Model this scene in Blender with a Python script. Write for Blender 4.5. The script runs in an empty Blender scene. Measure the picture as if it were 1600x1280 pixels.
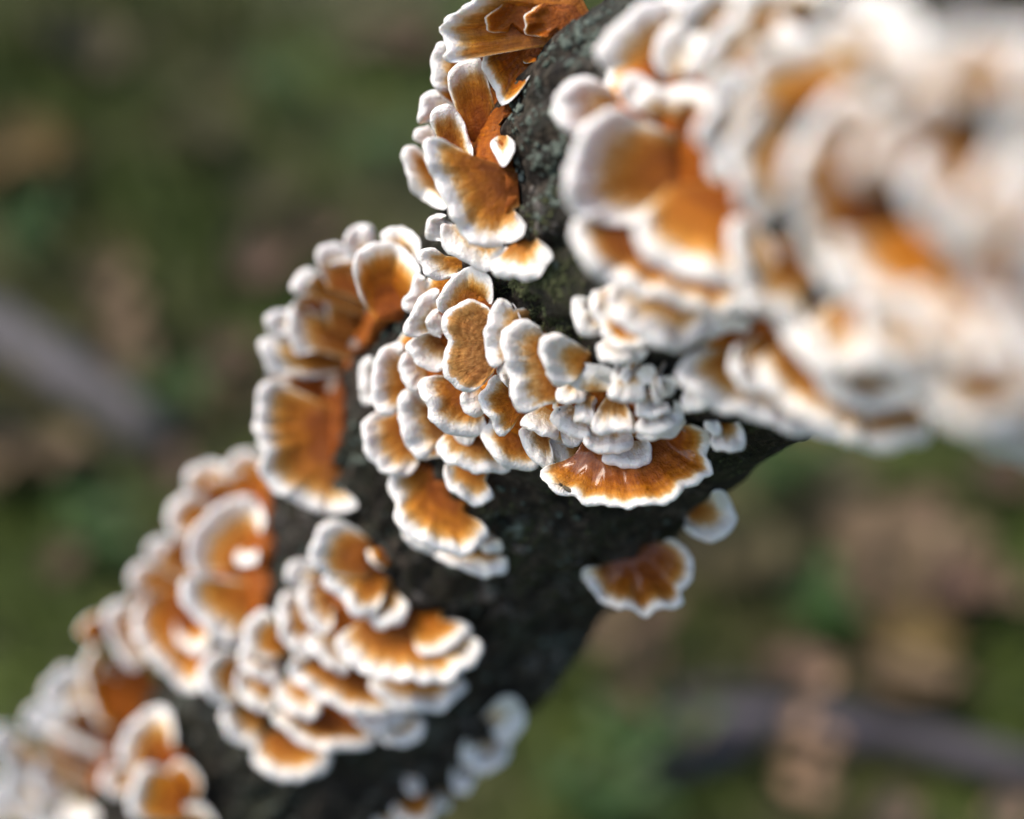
import bpy, math, random
import numpy as np
from mathutils import Vector, noise
from mathutils.bvhtree import BVHTree

# ------------------------------------------------------------------ camera, sky, sun, exposure
scene = bpy.context.scene
COL = scene.collection
CAM_H = 0.62
PITCH = math.radians(38.0)
LENS, SENSOR = 60.0, 36.0
FPX = LENS / SENSOR * 1600.0
FOCUS = 0.2215
CPOS = np.array([0.0, 0.0, CAM_H])
FWD = np.array([0.0, math.cos(PITCH), -math.sin(PITCH)])
RGT = np.array([1.0, 0.0, 0.0])
UPV = np.array([0.0, math.sin(PITCH), math.cos(PITCH)])

cam_data = bpy.data.cameras.new("camera")
cam = bpy.data.objects.new("camera", cam_data)
COL.objects.link(cam)
cam.location = CPOS
cam.rotation_euler = (math.pi / 2 - PITCH, 0, 0)
cam_data.lens = LENS
cam_data.sensor_width = SENSOR
cam_data.sensor_fit = 'HORIZONTAL'
cam_data.clip_start = 0.005
cam_data.clip_end = 500.0
cam_data.dof.use_dof = True
cam_data.dof.focus_distance = FOCUS
cam_data.dof.aperture_fstop = 6.6
cam_data.dof.aperture_blades = 0
scene.camera = cam

SUN_EL, SUN_AZ = math.radians(54), math.radians(-84)     # azimuth from +Y towards +X
world = bpy.data.worlds.new("World")
scene.world = world
world.use_nodes = True
wn = world.node_tree.nodes
bg = wn["Background"]
sky = wn.new("ShaderNodeTexSky")
sky.sky_type = 'NISHITA'
sky.sun_disc = False
sky.sun_elevation = SUN_EL
sky.sun_rotation = SUN_AZ
sky.air_density = 1.0
sky.dust_density = 3.0
sky.ozone_density = 0.6
world.node_tree.links.new(sky.outputs[0], bg.inputs[0])
bg.inputs[1].default_value = 0.13

sun_data = bpy.data.lights.new("sun", 'SUN')
sun_data.energy = 1.5
sun_data.angle = math.radians(28)
sun_data.color = (1.0, 0.90, 0.78)
sun = bpy.data.objects.new("sun", sun_data)
COL.objects.link(sun)
sd = Vector((math.sin(SUN_AZ) * math.cos(SUN_EL), math.cos(SUN_AZ) * math.cos(SUN_EL), math.sin(SUN_EL)))
sun.rotation_euler = sd.to_track_quat('Z', 'Y').to_euler()
sun.location = (-2, 2, 4)

scene.view_settings.view_transform = 'Standard'
scene.view_settings.look = 'None'
scene.view_settings.exposure = 1.02
scene.view_settings.gamma = 1.0
scene.view_settings.use_curve_mapping = False
scene.render.engine = 'CYCLES'
scene.cycles.use_denoising = True
scene.cycles.max_bounces = 6

# ------------------------------------------------------------------ helpers
rng = random.Random(7)


def ray(px, py):
    return FWD + RGT * ((px - 800.0) / FPX) + UPV * ((640.0 - py) / FPX)


def at(px, py, depth):
    return CPOS + ray(px, py) * depth


def on_ground(px, py, z=0.0):
    r = ray(px, py)
    return CPOS + r * ((z - CAM_H) / r[2])


def tag(o, label=None, cat=None, group=None, kind=None):
    if label:
        o["label"] = label
    if cat:
        o["category"] = cat
    if group:
        o["group"] = group
    if kind:
        o["kind"] = kind
    return o


def mesh_obj(name, verts, faces, mat, parent=None, smooth=True, attrs=None, loc=None):
    verts = np.asarray(verts, dtype=float)
    if loc is not None:
        verts = verts - np.asarray(loc)
    me = bpy.data.meshes.new(name)
    me.from_pydata([tuple(v) for v in verts], [], faces)
    if smooth:
        me.polygons.foreach_set("use_smooth", [True] * len(me.polygons))
    if attrs:
        for k, v in attrs.items():
            a = me.attributes.new(k, 'FLOAT', 'POINT')
            a.data.foreach_set("value", np.asarray(v, dtype=np.float32))
    if mat:
        me.materials.append(mat)
    me.update()
    o = bpy.data.objects.new(name, me)
    COL.objects.link(o)
    if loc is not None:
        o.location = loc
    if parent is not None:
        o.parent = parent
        o.location = (0, 0, 0)
    return o


def empty(name, loc):
    e = bpy.data.objects.new(name, None)
    COL.objects.link(e)
    e.empty_display_size = 0.005
    e.location = loc
    return e


def new_mat(name):
    m = bpy.data.materials.new(name)
    m.use_nodes = True
    nt = m.node_tree
    b = nt.nodes["Principled BSDF"]
    return m, nt, b


class NT:
    """small helper for building node trees"""
    def __init__(self, nt):
        self.nt = nt

    def n(self, t, **kw):
        nd = self.nt.nodes.new(t)
        for k, v in kw.items():
            setattr(nd, k, v)
        return nd

    def put(self, sock, v):
        if isinstance(v, bpy.types.NodeSocket):
            self.nt.links.new(v, sock)
        elif v is not None:
            sock.default_value = v

    def math(self, op, a, b=None, clamp=False):
        nd = self.n("ShaderNodeMath", operation=op, use_clamp=clamp)
        self.put(nd.inputs[0], a)
        self.put(nd.inputs[1], b)
        return nd.outputs[0]

    def attr(self, name):
        return self.n("ShaderNodeAttribute", attribute_name=name).outputs["Fac"]

    def noise(self, scale, detail=3, vec=None, rough=0.55):
        nd = self.n("ShaderNodeTexNoise")
        nd.inputs["Scale"].default_value = scale
        nd.inputs["Detail"].default_value = detail
        nd.inputs["Roughness"].default_value = rough
        self.put(nd.inputs["Vector"], vec)
        return nd.outputs["Fac"]

    def ramp(self, fac, stops):
        nd = self.n("ShaderNodeValToRGB")
        cr = nd.color_ramp
        while len(cr.elements) < len(stops):
            cr.elements.new(0.5)
        for e, (p, c) in zip(cr.elements, stops):
            e.position = p
            e.color = (c[0], c[1], c[2], 1)
        self.put(nd.inputs[0], fac)
        return nd.outputs[0]

    def mix(self, fac, a, b, mode='MIX'):
        nd = self.n("ShaderNodeMix", data_type='RGBA', blend_type=mode)
        self.put(nd.inputs[0], fac)
        for s, v in ((nd.inputs[6], a), (nd.inputs[7], b)):
            if isinstance(v, tuple):
                v = (v[0], v[1], v[2], 1)
            self.put(s, v)
        return nd.outputs[2]

    def bump(self, h, strength, dist, normal=None):
        nd = self.n("ShaderNodeBump")
        nd.inputs["Strength"].default_value = strength
        nd.inputs["Distance"].default_value = dist
        self.put(nd.inputs["Height"], h)
        if normal is not None:
            self.put(nd.inputs["Normal"], normal)
        return nd.outputs[0]

    def objco(self, scale=None):
        tc = self.n("ShaderNodeTexCoord").outputs["Object"]
        if scale is None:
            return tc
        mp = self.n("ShaderNodeMapping")
        mp.inputs["Scale"].default_value = scale
        self.nt.links.new(tc, mp.inputs[0])
        return mp.outputs[0]


# ------------------------------------------------------------------ materials
def cap_material():
    m, nt, b = new_mat("fungus_cap")
    t = NT(nt)
    co = t.objco()
    rim, rad, und = t.attr("rim"), t.attr("rad"), t.attr("under")
    wet, tone, su = t.attr("wet"), t.attr("tone"), t.attr("arc")
    seed = t.attr("seed")
    comb = t.n("ShaderNodeCombineXYZ")
    t.put(comb.inputs[0], su)
    t.put(comb.inputs[1], t.math('MULTIPLY', rad, 1.3))
    t.put(comb.inputs[2], seed)
    streak = t.noise(1.6, 4, comb.outputs[0], 0.65)
    streakf = t.noise(5.0, 3, comb.outputs[0], 0.6)
    n1 = t.noise(330, 4, co, 0.6)
    n2 = t.noise(1500, 3, co, 0.6)
    r = t.math('ADD', rim, t.math('MULTIPLY', t.math('SUBTRACT', n1, 0.5), 0.9))
    r = t.math('ADD', r, t.math('MULTIPLY', t.math('SUBTRACT', streak, 0.5), 0.8))
    r = t.math('ADD', r, t.math('MULTIPLY', t.math('SUBTRACT', n2, 0.5), 0.7))
    rn = t.math('DIVIDE', r, 4.0)
    col = t.ramp(rn, [(0.0, (0.85, 0.83, 0.80)), (0.17, (0.84, 0.80, 0.74)), (0.24, (0.80, 0.66, 0.47)),
                      (0.32, (0.72, 0.44, 0.16)), (0.46, (0.66, 0.275, 0.03)), (0.75, (0.58, 0.195, 0.006)),
                      (1.0, (0.45, 0.122, 0.004))])
    tanf = t.math('MULTIPLY', t.math('MULTIPLY', t.math('SUBTRACT', 0.2, tone, True), 3.6), t.math('GREATER_THAN', rn, 0.2))
    col = t.mix(tanf, col, (0.58, 0.30, 0.095))
    # rusty zones and radial fibres on the face only
    face = t.n("ShaderNodeMapRange")
    t.put(face.inputs[0], rn)
    face.inputs[1].default_value = 0.22
    face.inputs[2].default_value = 0.5
    fm = face.outputs[0]
    fib = t.ramp(streakf, [(0.3, (0.5, 0.36, 0.25)), (0.55, (1, 1, 1)), (0.8, (1.15, 1.12, 1.0))])
    col = t.mix(t.math('MULTIPLY', fm, 0.75), col, t.mix(1.0, col, fib, 'MULTIPLY'))
    zone = t.ramp(n1, [(0.35, (0.62, 0.5, 0.42)), (0.55, (1, 1, 1)), (0.75, (1.2, 1.15, 1.05))])
    col = t.mix(t.math('MULTIPLY', fm, 0.7), col, t.mix(1.0, col, zone, 'MULTIPLY'))
    ringw = t.math('SINE', t.math('ADD', t.math('MULTIPLY', rim, 5.0), t.math('MULTIPLY', n1, 9.0)))
    ringc = t.ramp(t.math('ADD', t.math('MULTIPLY', ringw, 0.5), 0.5), [(0.0, (0.78, 0.70, 0.62)), (0.6, (1, 1, 1)), (1.0, (1.08, 1.1, 1.15))])
    col = t.mix(t.math('MULTIPLY', fm, 0.8), col, t.mix(1.0, col, ringc, 'MULTIPLY'))
    basef = t.math('POWER', t.math('SUBTRACT', 1.0, rad, True), 1.2)
    col = t.mix(t.math('MULTIPLY', t.math('MULTIPLY', basef, fm), t.math('MULTIPLY', tone, 1.0), True), col, (0.17, 0.05, 0.012))
    # soft pinkish crumbs
    pink = t.ramp(n2, [(0.60, (0, 0, 0)), (0.74, (1, 1, 1))])
    col = t.mix(t.math('MULTIPLY', t.math('MULTIPLY', pink, fm), 0.22), col, (0.62, 0.30, 0.16))
    # faint dirt on the white felt
    dirt = t.ramp(t.noise(700, 5, co, 0.7), [(0.60, (0, 0, 0)), (0.72, (1, 1, 1))])
    col = t.mix(t.math('MULTIPLY', dirt, 0.16), col, (0.35, 0.26, 0.18))
    vo = t.n("ShaderNodeTexVoronoi")
    vo.inputs["Scale"].default_value = 420
    t.put(vo.inputs["Vector"], co)
    speck = t.math('LESS_THAN', vo.outputs["Distance"], t.math('MULTIPLY', t.math('SUBTRACT', t.noise(60, 2, co), 0.42), 0.35))
    col = t.mix(t.math('MULTIPLY', speck, 0.7), col, (0.07, 0.045, 0.025))
    hv = t.n("ShaderNodeTexWhiteNoise", noise_dimensions='1D')
    t.put(hv.inputs["W"], seed)
    shade = t.ramp(hv.outputs["Value"], [(0.0, (0.72, 0.62, 0.55)), (0.45, (1, 1, 1)), (1.0, (1.12, 1.15, 1.25))])
    col = t.mix(t.math('MULTIPLY', fm, 1.0), col, t.mix(1.0, col, shade, 'MULTIPLY'))
    col = t.mix(und, col, (0.50, 0.42, 0.36))
    t.put(b.inputs["Base Color"], col)
    rough = t.math('SUBTRACT', 0.85, t.math('MULTIPLY', fm, t.math('ADD', 0.28, t.math('MULTIPLY', wet, 0.3))))
    t.put(b.inputs["Roughness"], rough)
    t.put(b.inputs["Coat Weight"], t.math('MULTIPLY', t.math('MULTIPLY', wet, fm), t.ramp(n1, [(0.35, (0, 0, 0)), (0.6, (1, 1, 1))])))
    b.inputs["Coat Roughness"].default_value = 0.08
    b.inputs["Specular IOR Level"].default_value = 0.16
    b.inputs["Subsurface Weight"].default_value = 0.15
    b.inputs["Subsurface Radius"].default_value = (1.0, 0.55, 0.3)
    b.inputs["Subsurface Scale"].default_value = 0.0012
    b.inputs["Sheen Weight"].default_value = 0.0
    nb1 = t.bump(t.noise(4200, 2, co, 0.6), 0.6, 0.0003)
    nb2 = t.bump(t.noise(900, 3, co, 0.6), 0.5, 0.0009, nb1)
    nb3 = t.bump(t.math('MULTIPLY', streakf, fm), 0.5, 0.0005, nb2)
    t.put(b.inputs["Normal"], nb3)
    return m


def bark_material():
    m, nt, b = new_mat("bark")
    t = NT(nt)
    co = t.objco()
    n1 = t.noise(70, 5, co, 0.6)
    n2 = t.noise(420, 5, co, 0.65)
    n3 = t.noise(2300, 4, co, 0.7)
    col = t.ramp(n2, [(0.32, (0.0081, 0.0068, 0.0054)), (0.5, (0.0325, 0.0258, 0.0190)), (0.66, (0.1226, 0.0980, 0.0735)), (0.85, (0.12, 0.10, 0.08))])
    green = t.ramp(n3, [(0.4, (0.0163, 0.0190, 0.0109)), (0.62, (0.0679, 0.0842, 0.0380)), (0.8, (0.12, 0.15, 0.075))])
    col = t.mix(t.ramp(n1, [(0.48, (0, 0, 0)), (0.66, (0.65, 0.65, 0.65))]), col, green)
    pale = t.ramp(t.noise(120, 6, co, 0.7), [(0.56, (0, 0, 0)), (0.70, (1, 1, 1))])
    col = t.mix(t.math('MULTIPLY', pale, 0.7), col, (0.19, 0.20, 0.175))
    t.put(b.inputs["Base Color"], col)
    b.inputs["Roughness"].default_value = 0.8
    b.inputs["Specular IOR Level"].default_value = 0.35
    nb = t.bump(n3, 1.0, 0.001)
    nb = t.bump(n2, 1.0, 0.0035, nb)
    t.put(b.inputs["Normal"], nb)
    return m


def simple_mat(name, c1, c2, scale, rough=0.8, bump=0.0, bd=0.001, c3=None):
    m, nt, b = new_mat(name)
    t = NT(nt)
    co = t.objco()
    n = t.noise(scale, 4, co, 0.6)
    st = [(0.35, c1), (0.65, c2)]
    if c3:
        st.append((0.8, c3))
    t.put(b.inputs["Base Color"], t.ramp(n, st))
    b.inputs["Roughness"].default_value = rough
    b.inputs["Specular IOR Level"].default_value = 0.3
    if bump:
        t.put(b.inputs["Normal"], t.bump(n, bump, bd))
    return m


M_CAP = cap_material()
M_BARK = bark_material()
M_LICHEN = simple_mat("lichen", (0.05, 0.065, 0.05), (0.13, 0.16, 0.135), 260, 0.9, c3=(0.26, 0.31, 0.27))
M_ALGA = simple_mat("green_alga", (0.03, 0.034, 0.012), (0.10, 0.115, 0.05), 900, 0.9, c3=(0.22, 0.25, 0.13))

# ------------------------------------------------------------------ the branch (axis read from its outline; depth from its constant girth)
BR = 0.0313
AXIS_PX = [(20, 1790, 176), (200, 1530, 203), (429, 1211, 240), (600, 970, 263), (773, 742, 286), (945, 502, 330), (1140, 325, 372),
           (1420, 230, 428), (1750, 150, 530), (2200, 75, 680)]


def catmull(P, n):
    P = np.asarray(P, float)
    Q = np.vstack([2 * P[0] - P[1], P, 2 * P[-1] - P[-2]])
    seg = len(P) - 1
    out = []
    for s in np.linspace(0, seg, n):
        i = min(int(s), seg - 1)
        f = s - i
        a, b_, c, d = Q[i], Q[i + 1], Q[i + 2], Q[i + 3]
        out.append(0.5 * (2 * b_ + (c - a) * f + (2 * a - 5 * b_ + 4 * c - d) * f * f + (3 * b_ - a - 3 * c + d) * f ** 3))
    return np.array(out)


def resample(P, n):
    P = np.asarray(P, float)
    d = np.concatenate([[0], np.cumsum(np.linalg.norm(np.diff(P, axis=0), axis=1))])
    s = np.linspace(0, d[-1], n)
    return np.stack([np.interp(s, d, P[:, k]) for k in range(P.shape[1])], 1)


ax3 = [at(x, y, BR * FPX / r) for x, y, r in AXIS_PX]
low = ax3[0]
ax3.insert(0, low + np.array([-0.028, 0.004, -(low[2] + 0.03)]))     # foot sunk in the ground
top = ax3[-1] + (ax3[-1] - ax3[-2]) * 2.0
ax3.append(ax3[-1] + np.array([0.05, -0.10, 0.06]))
ax3.append(ax3[-1] + np.array([0.05, -0.16, 0.11]))
AX = resample(catmull(ax3, 900), 700)
NAX = len(AX)
AXT = np.gradient(AX, axis=0)
AXT /= np.linalg.norm(AXT, axis=1)[:, None]


def sdf(P):
    P = np.atleast_2d(P)
    out = np.empty(len(P))
    idx = np.empty(len(P), int)
    A2 = AX[::2]
    for s in range(0, len(P), 4000):
        q = P[s:s + 4000]
        d = ((q[:, None, :] - A2[None]) ** 2).sum(-1)
        k = d.argmin(1)
        out[s:s + 4000] = np.sqrt(d[np.arange(len(q)), k]) - BR
        idx[s:s + 4000] = k * 2
    return out, idx


def hit_branch(px, py):
    """depth at which the line of sight meets the branch, or passes closest to it"""
    r = ray(px, py)
    Ds = np.linspace(0.10, 0.55, 450)
    d, _ = sdf(CPOS + Ds[:, None] * r)
    k = np.argmax(d < 0)
    if d[k] < 0:
        return Ds[k]
    return Ds[d.argmin()]


def trace(P):
    """slide points along their lines of sight onto the branch, or to where they pass closest to it"""
    r = P - CPOS
    r /= (r @ FWD)[:, None]
    ln = np.linalg.norm(r, axis=1)
    D = np.full(len(P), 0.10)
    best, bd = D.copy(), np.full(len(P), 9.0)
    done = np.zeros(len(P), bool)
    for _ in range(45):
        d, _i = sdf(CPOS + r * D[:, None])
        up = (d < bd) & ~done
        best[up], bd[up] = D[up], d[up]
        done |= d < 0.0002
        D = np.where(done, D, D + np.maximum(d, 0.0008) / ln * 0.95)
    for half, n in ((0.006, 13), (0.001, 9)):
        cand = best[None] + np.linspace(-half, half, n)[:, None]
        dd = np.array([sdf(CPOS + r * c[:, None])[0] for c in cand])
        k = dd.argmin(0)
        best = np.where(done, best, cand[k, np.arange(len(P))])
    return CPOS + r * best[:, None]


def build_branch():
    nr = 150
    verts, faces = [], []
    ref = np.array([0.3, 0.2, 0.9])
    s_acc = 0
    frames = []
    for i in range(NAX):
        tdir = AXT[i]
        u = ref - tdir * ref.dot(tdir)
        u /= np.linalg.norm(u)
        ref = u
        w = np.cross(tdir, u)
        frames.append((u, w))
        if i:
            s_acc += np.linalg.norm(AX[i] - AX[i - 1])
        for j in range(nr):
            a = 2 * math.pi * j / nr
            dirv = u * math.cos(a) + w * math.sin(a)
            p = AX[i] + dirv * BR
            q = Vector(p)
            h = noise.noise(q * 24) * 0.0028 + noise.noise(q * 90) * 0.0012
            # long fissures along the grain
            q2 = Vector((math.cos(a) * 9, math.sin(a) * 9, s_acc * 45))
            f = noise.noise(q2)
            h += -0.0022 * max(0, 1 - abs(f) * 5.0)
            h += noise.noise(Vector((math.cos(a) * 20, math.sin(a) * 20, s_acc * 130))) * 0.0006
            h += noise.noise(q * 420) * 0.0004
            rr = BR + h - 0.0006
            if i > NAX - 25:
                rr *= 1 + 0.2 * noise.noise(Vector((a * 2, 3, 1)))
            verts.append(AX[i] + dirv * rr)
    for i in range(NAX - 1):
        for j in range(nr):
            k = (j + 1) % nr
            faces.append((i * nr + j, i * nr + k, (i + 1) * nr + k, (i + 1) * nr + j))
    base = len(verts)
    verts.append(AX[0])
    verts.append(AX[-1] + AXT[-1] * 0.006)
    for j in range(nr):
        k = (j + 1) % nr
        faces.append((base, k, j))
        faces.append((base + 1, (NAX - 1) * nr + j, (NAX - 1) * nr + k))
    root = empty("leaning_branch", AX[0])
    tag(root, "dark bark-covered dead branch leaning up from the forest floor, crowded with shelf fungi", "branch")
    o = mesh_obj("bark", np.array(verts), faces, M_BARK, parent=root)
    o.matrix_parent_inverse.identity()
    o.data.transform(__import__("mathutils").Matrix.Translation(-Vector(AX[0])))
    return root, o


BRANCH, BARK = build_branch()
dg_verts = [Vector(AX[0]) + v.co for v in BARK.data.vertices]
BARK_BVH = BVHTree.FromPolygons(dg_verts, [tuple(p.vertices) for p in BARK.data.polygons])

# ------------------------------------------------------------------ fungus caps
CROPS = {1: (560, 380, 3.5545), 2: (740, 480, 3.2), 3: (580, 0, 2.845), 4: (380, 330, 2.56),
         5: (400, 790, 2.845), 6: (0, 680, 2.134), 7: (860, 0, 1.778), 8: (580, 600, 1.882)}
cap_seed = 0
LAST_CAP = {}


def smooth01(x):
    x = np.clip(x, 0, 1)
    return x * x * (3 - 2 * x)


def build_cap(parent, crop, base, margin, name="cap", lift=0.8, g=None, rim=2.0, rho=0.85, bowl=0.05,
              ruf=1.0, wet=0.03, tone=0.6, nu=None, label=None, hug=False):
    """one fan-shaped cap: its foot lies on the wood, its rim is a fat rolled edge"""
    global cap_seed
    cap_seed += 1
    sd_ = cap_seed
    ox, oy, sc = CROPS[crop]
    cv = lambda p: np.array([ox + p[0] / sc, oy + p[1] / sc])
    B0, B1 = cv(base[0]), cv(base[1])
    M = np.array([cv(p) for p in margin])
    vr = random.Random(sd_ * 31)
    rim *= vr.uniform(0.75, 1.15)
    rho *= vr.uniform(0.82, 1.12)
    Bc = (B0 + B1) / 2
    Mc = resample(M, 21).mean(0)
    d2 = Mc - Bc
    d2 /= (np.linalg.norm(d2) + 1e-9)
    # depth of the foot: where the line of sight meets the wood
    depth = min(hit_branch(*Bc), hit_branch(*(Bc * 0.6 + B0 * 0.4)), hit_branch(*(Bc * 0.6 + B1 * 0.4))) - lift * 0.001
    P0 = at(Bc[0], Bc[1], depth)
    if g is None:
        dn = d2[1]
        g = 16 + 22 * max(dn, 0) - 14 * max(-dn, 0)
    ga = math.radians(g)
    tocam = CPOS - P0
    tocam /= np.linalg.norm(tocam)
    dir3 = RGT * d2[0] - UPV * d2[1]
    nrm = tocam * math.cos(ga) - dir3 * math.sin(ga)
    nrm /= np.linalg.norm(nrm)

    def to3(px):
        r = FWD[None] + RGT[None] * ((px[:, 0:1] - 800) / FPX) + UPV[None] * ((640 - px[:, 1:2]) / FPX)
        tt = ((P0 - CPOS) @ nrm) / (r @ nrm)
        tt = np.clip(tt, depth - 0.03, depth + 0.03)
        return CPOS + r * tt[:, None]

    # outline, resampled and gently scalloped
    Mfine = resample(catmull(M, 160), 120)
    M3 = to3(Mfine)
    arclen = np.linalg.norm(np.diff(M3, axis=0), axis=1).sum() * 1000
    if nu is None:
        nu = int(min(64, max(22, arclen * 1.7)))
    Mu = resample(Mfine, nu)
    uu = np.linspace(0, 1, nu)
    Bu = B0[None] + (B1 - B0)[None] * uu[:, None]
    if hug:
        Bu = Bu + np.array([[noise.noise(Vector((q * 3.5, sd_, 0))) * 12, noise.noise(Vector((q * 3.5, sd_, 5))) * 10] for q in uu])
    M3 = to3(Mu)
    B3 = to3(Bu)
    E = M3 - B3
    L = np.linalg.norm(E, axis=1)
    E /= L[:, None]
    arc = np.concatenate([[0], np.cumsum(np.linalg.norm(np.diff(M3, axis=0), axis=1))]) * 1000
    nz = lambda k, f, o=0.0: np.array([noise.noise(Vector((a * f, sd_ * 7.13 + k * 3.7, o))) for a in arc])
    scal = nz(1, 0.36) * 0.55 + nz(2, 0.9) * 0.26 + nz(8, 2.2) * 0.08
    L = L + scal * 0.001 * ruf * np.minimum(1, L / 0.004)
    L = np.maximum(L, 0.0008)
    rho_u = rho * 0.001 * (1 + 0.38 * nz(3, 0.5) + 0.22 * nz(4, 1.2))
    rho_u = np.minimum(rho_u, L * 0.42)
    edge = np.minimum(uu, 1 - uu) * arc[-1]                      # mm from the two side ends
    endw = np.sqrt(np.clip(1 - (1 - np.clip(edge / 1.6, 0, 1)) ** 2, 0, 1)) * 0.94 + 0.06
    ntop, ntip, nbot = 15, 6, 6
    tv = np.linspace(0, 1, ntop) ** 0.85
    lipn = [nz(5, 0.30), nz(6, 0.62), nz(7, 1.3)]
    rings, offs = [], []
    att = {k: [] for k in ("rim", "rad", "under", "wet", "tone", "arc", "seed")}

    def centre(x):                                                # height of the mid surface over the plane
        v = x / L
        c = -bowl * L * np.sin(np.pi * np.clip(v, 0, 1)) * 1.1
        k = ruf * smooth01((v - 0.15) / 0.85)
        c = c + k * 0.001 * (1.15 * lipn[0] + 0.62 * lipn[1] + 0.18 * lipn[2])
        return c

    def ring(x, y, und, th=None):
        v = x / L
        P = B3 + E * x[:, None] + nrm[None] * ((centre(x) + y))[:, None]
        rings.append(P)
        offs.append(centre(x) * 0.6 + y)
        rd = (L - x) * 1000
        side = edge * 1.0 + (1 - v) * 3.5
        att["rim"].append(np.minimum(rd, side) / rim)
        att["rad"].append(np.clip(v, 0, 1))
        att["under"].append(np.full(nu, und))
        att["wet"].append(np.full(nu, wet))
        att["tone"].append(np.full(nu, tone))
        att["arc"].append(arc)
        att["seed"].append(np.full(nu, sd_ * 1.37))

    xe = L - rho_u
    for tq in tv:
        x = xe * tq
        dist = (xe - x)
        t_base = np.minimum(0.00035, rho_u * 0.6)
        th = t_base + (rho_u - t_base) * (1 - smooth01(dist / (rho_u * 2.6)))
        rings_y = th * endw
        ring(x, rings_y, 0.0)
    for q in range(1, ntip + 1):
        a = math.pi * q / (ntip + 1)
        ring(xe + rho_u * math.sin(a) * (0.25 + 0.75 * endw), rho_u * math.cos(a) * endw, 0.0 if q < 5 else 0.35)
    for q in range(nbot):
        tq = 1 - q / (nbot - 1)
        x = xe * tq
        dist = xe - x
        th = np.minimum(0.0004, rho_u * 0.6) + (rho_u - np.minimum(0.0004, rho_u * 0.6)) * (1 - smooth01(dist / (rho_u * 3)))
        ring(x, -th * endw - 0.0003 * (1 - tq), 1.0)
    V = np.array(rings)                                           # (nring, nu, 3)
    nring = V.shape[0]
    # keep clear of the wood: slide along the line of sight until outside
    flat = V.reshape(-1, 3)
    vv = np.concatenate(att["rad"])
    want = -0.0008 + 0.0022 * smooth01(vv / 0.6)
    if hug:                                                       # a skin that follows the wood and flares off its outline
        off = np.concatenate(offs)
        flat = trace(flat)
        rad_out = flat - AX[sdf(flat)[1]]
        rad_out /= np.linalg.norm(rad_out, axis=1)[:, None]
        wr = np.array([noise.noise(Vector(q) * 330) * 0.0007 + noise.noise(Vector(q) * 900) * 0.0003 for q in flat])
        vd = CPOS[None] - flat
        vd /= np.linalg.norm(vd, axis=1)[:, None]
        free = smooth01((sdf(flat)[0] - 0.0005) / 0.003)                # off the wood: a little behind the caps
        flat = flat - vd * (free * 0.0025)[:, None]
        od = rad_out + 1.5 * vd
        od /= np.linalg.norm(od, axis=1)[:, None]
        flat = flat + od * (off * 0.8 + 0.0003 + wr)[:, None]
    for _ in range(0 if hug else 4):
        d, _i = sdf(flat)
        push = np.clip(want - d, 0, None)
        vd = CPOS[None] - flat
        vd /= np.linalg.norm(vd, axis=1)[:, None]
        flat = flat + vd * (push * 1.15)[:, None]
    V = flat.reshape(nring, nu, 3)
    # foot: run back from both faces to the wood
    def foot(P):
        c = P.mean(0)
        Q = P * 0.85 + c * 0.15
        d, i = sdf(Q)
        A = AX[i]
        r = Q - A
        r /= np.linalg.norm(r, axis=1)[:, None]
        return A + r * np.minimum(BR - 0.0012, np.linalg.norm(Q - A, axis=1))[:, None]
    f_top, f_bot = foot(V[0]), foot(V[-1])
    V = np.concatenate([f_top[None], V, f_bot[None]], 0)
    for k in att:
        a0, a1 = att[k][0], att[k][-1]
        att[k] = [a0] + att[k] + [a1]
    nring += 2
    faces = []
    for i in range(nring):
        i2 = (i + 1) % nring
        if i == nring - 1:
            continue
        for j in range(nu - 1):
            faces.append((i * nu + j, i * nu + j + 1, i2 * nu + j + 1, i2 * nu + j))
    # close the two sides
    for j, flip in ((0, False), (nu - 1, True)):
        h = nring // 2
        for i in range(h):
            q = (i * nu + j, (i + 1) * nu + j, (nring - 2 - i) * nu + j, (nring - 1 - i) * nu + j)
            if len(set(q)) == 4 and i + 1 < nring - 2 - i:
                faces.append(q[::-1] if not flip else q)
            elif len(set(q)) >= 3:
                tri = tuple(dict.fromkeys(q))
                faces.append(tri[::-1] if not flip else tri)
                break
    verts = V.reshape(-1, 3)
    attrs = {k: np.concatenate(v) for k, v in att.items()}
    # orientation: the upper face must look at nrm
    if len(faces):
        a, b_, c, d = faces[nu * 6 + nu // 2]
        fn = np.cross(verts[b_] - verts[a], verts[c] - verts[b_])
        if fn @ nrm < 0:
            faces = [f[::-1] for f in faces]
    loc = foot(V[1]).mean(0) if parent is None else np.array(parent.location)
    tmp = bpy.data.meshes.new("tmp")
    tmp.from_pydata([tuple(v) for v in verts], [], faces)
    tmp.update()
    nrmv = np.empty(len(verts) * 3)
    tmp.vertex_normals.foreach_get("vector", nrmv)
    nrmv = nrmv.reshape(-1, 3)
    bpy.data.meshes.remove(tmp)
    isrim = [np.mean(attrs["rim"][list(f)]) < 1.0 and np.mean(attrs["under"][list(f)]) < 0.3 for f in faces]

    def piece(nm, sel, par, at_loc):
        fs = [f for f, q in zip(faces, isrim) if q == sel]
        used = np.unique(np.concatenate([np.array(f) for f in fs]))
        mp = np.full(len(verts), -1)
        mp[used] = np.arange(len(used))
        ob = mesh_obj(nm, verts[used] - loc, [tuple(int(mp[k]) for k in f) for f in fs], M_CAP, parent=par,
                      attrs={k: v[used] for k, v in attrs.items()})
        if par is None:
            ob.location = at_loc
        ob.data.normals_split_custom_set_from_vertices([tuple(v) for v in nrmv[used]])
        return ob
    if any(isrim) and rim > 1.0:
        o = piece(name, False, parent, loc)
        piece("rolled_margin", True, o, None)
    else:
        isrim = [False] * len(faces)
        o = piece(name, False, parent, loc)
    if label:
        o["label"] = label
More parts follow.
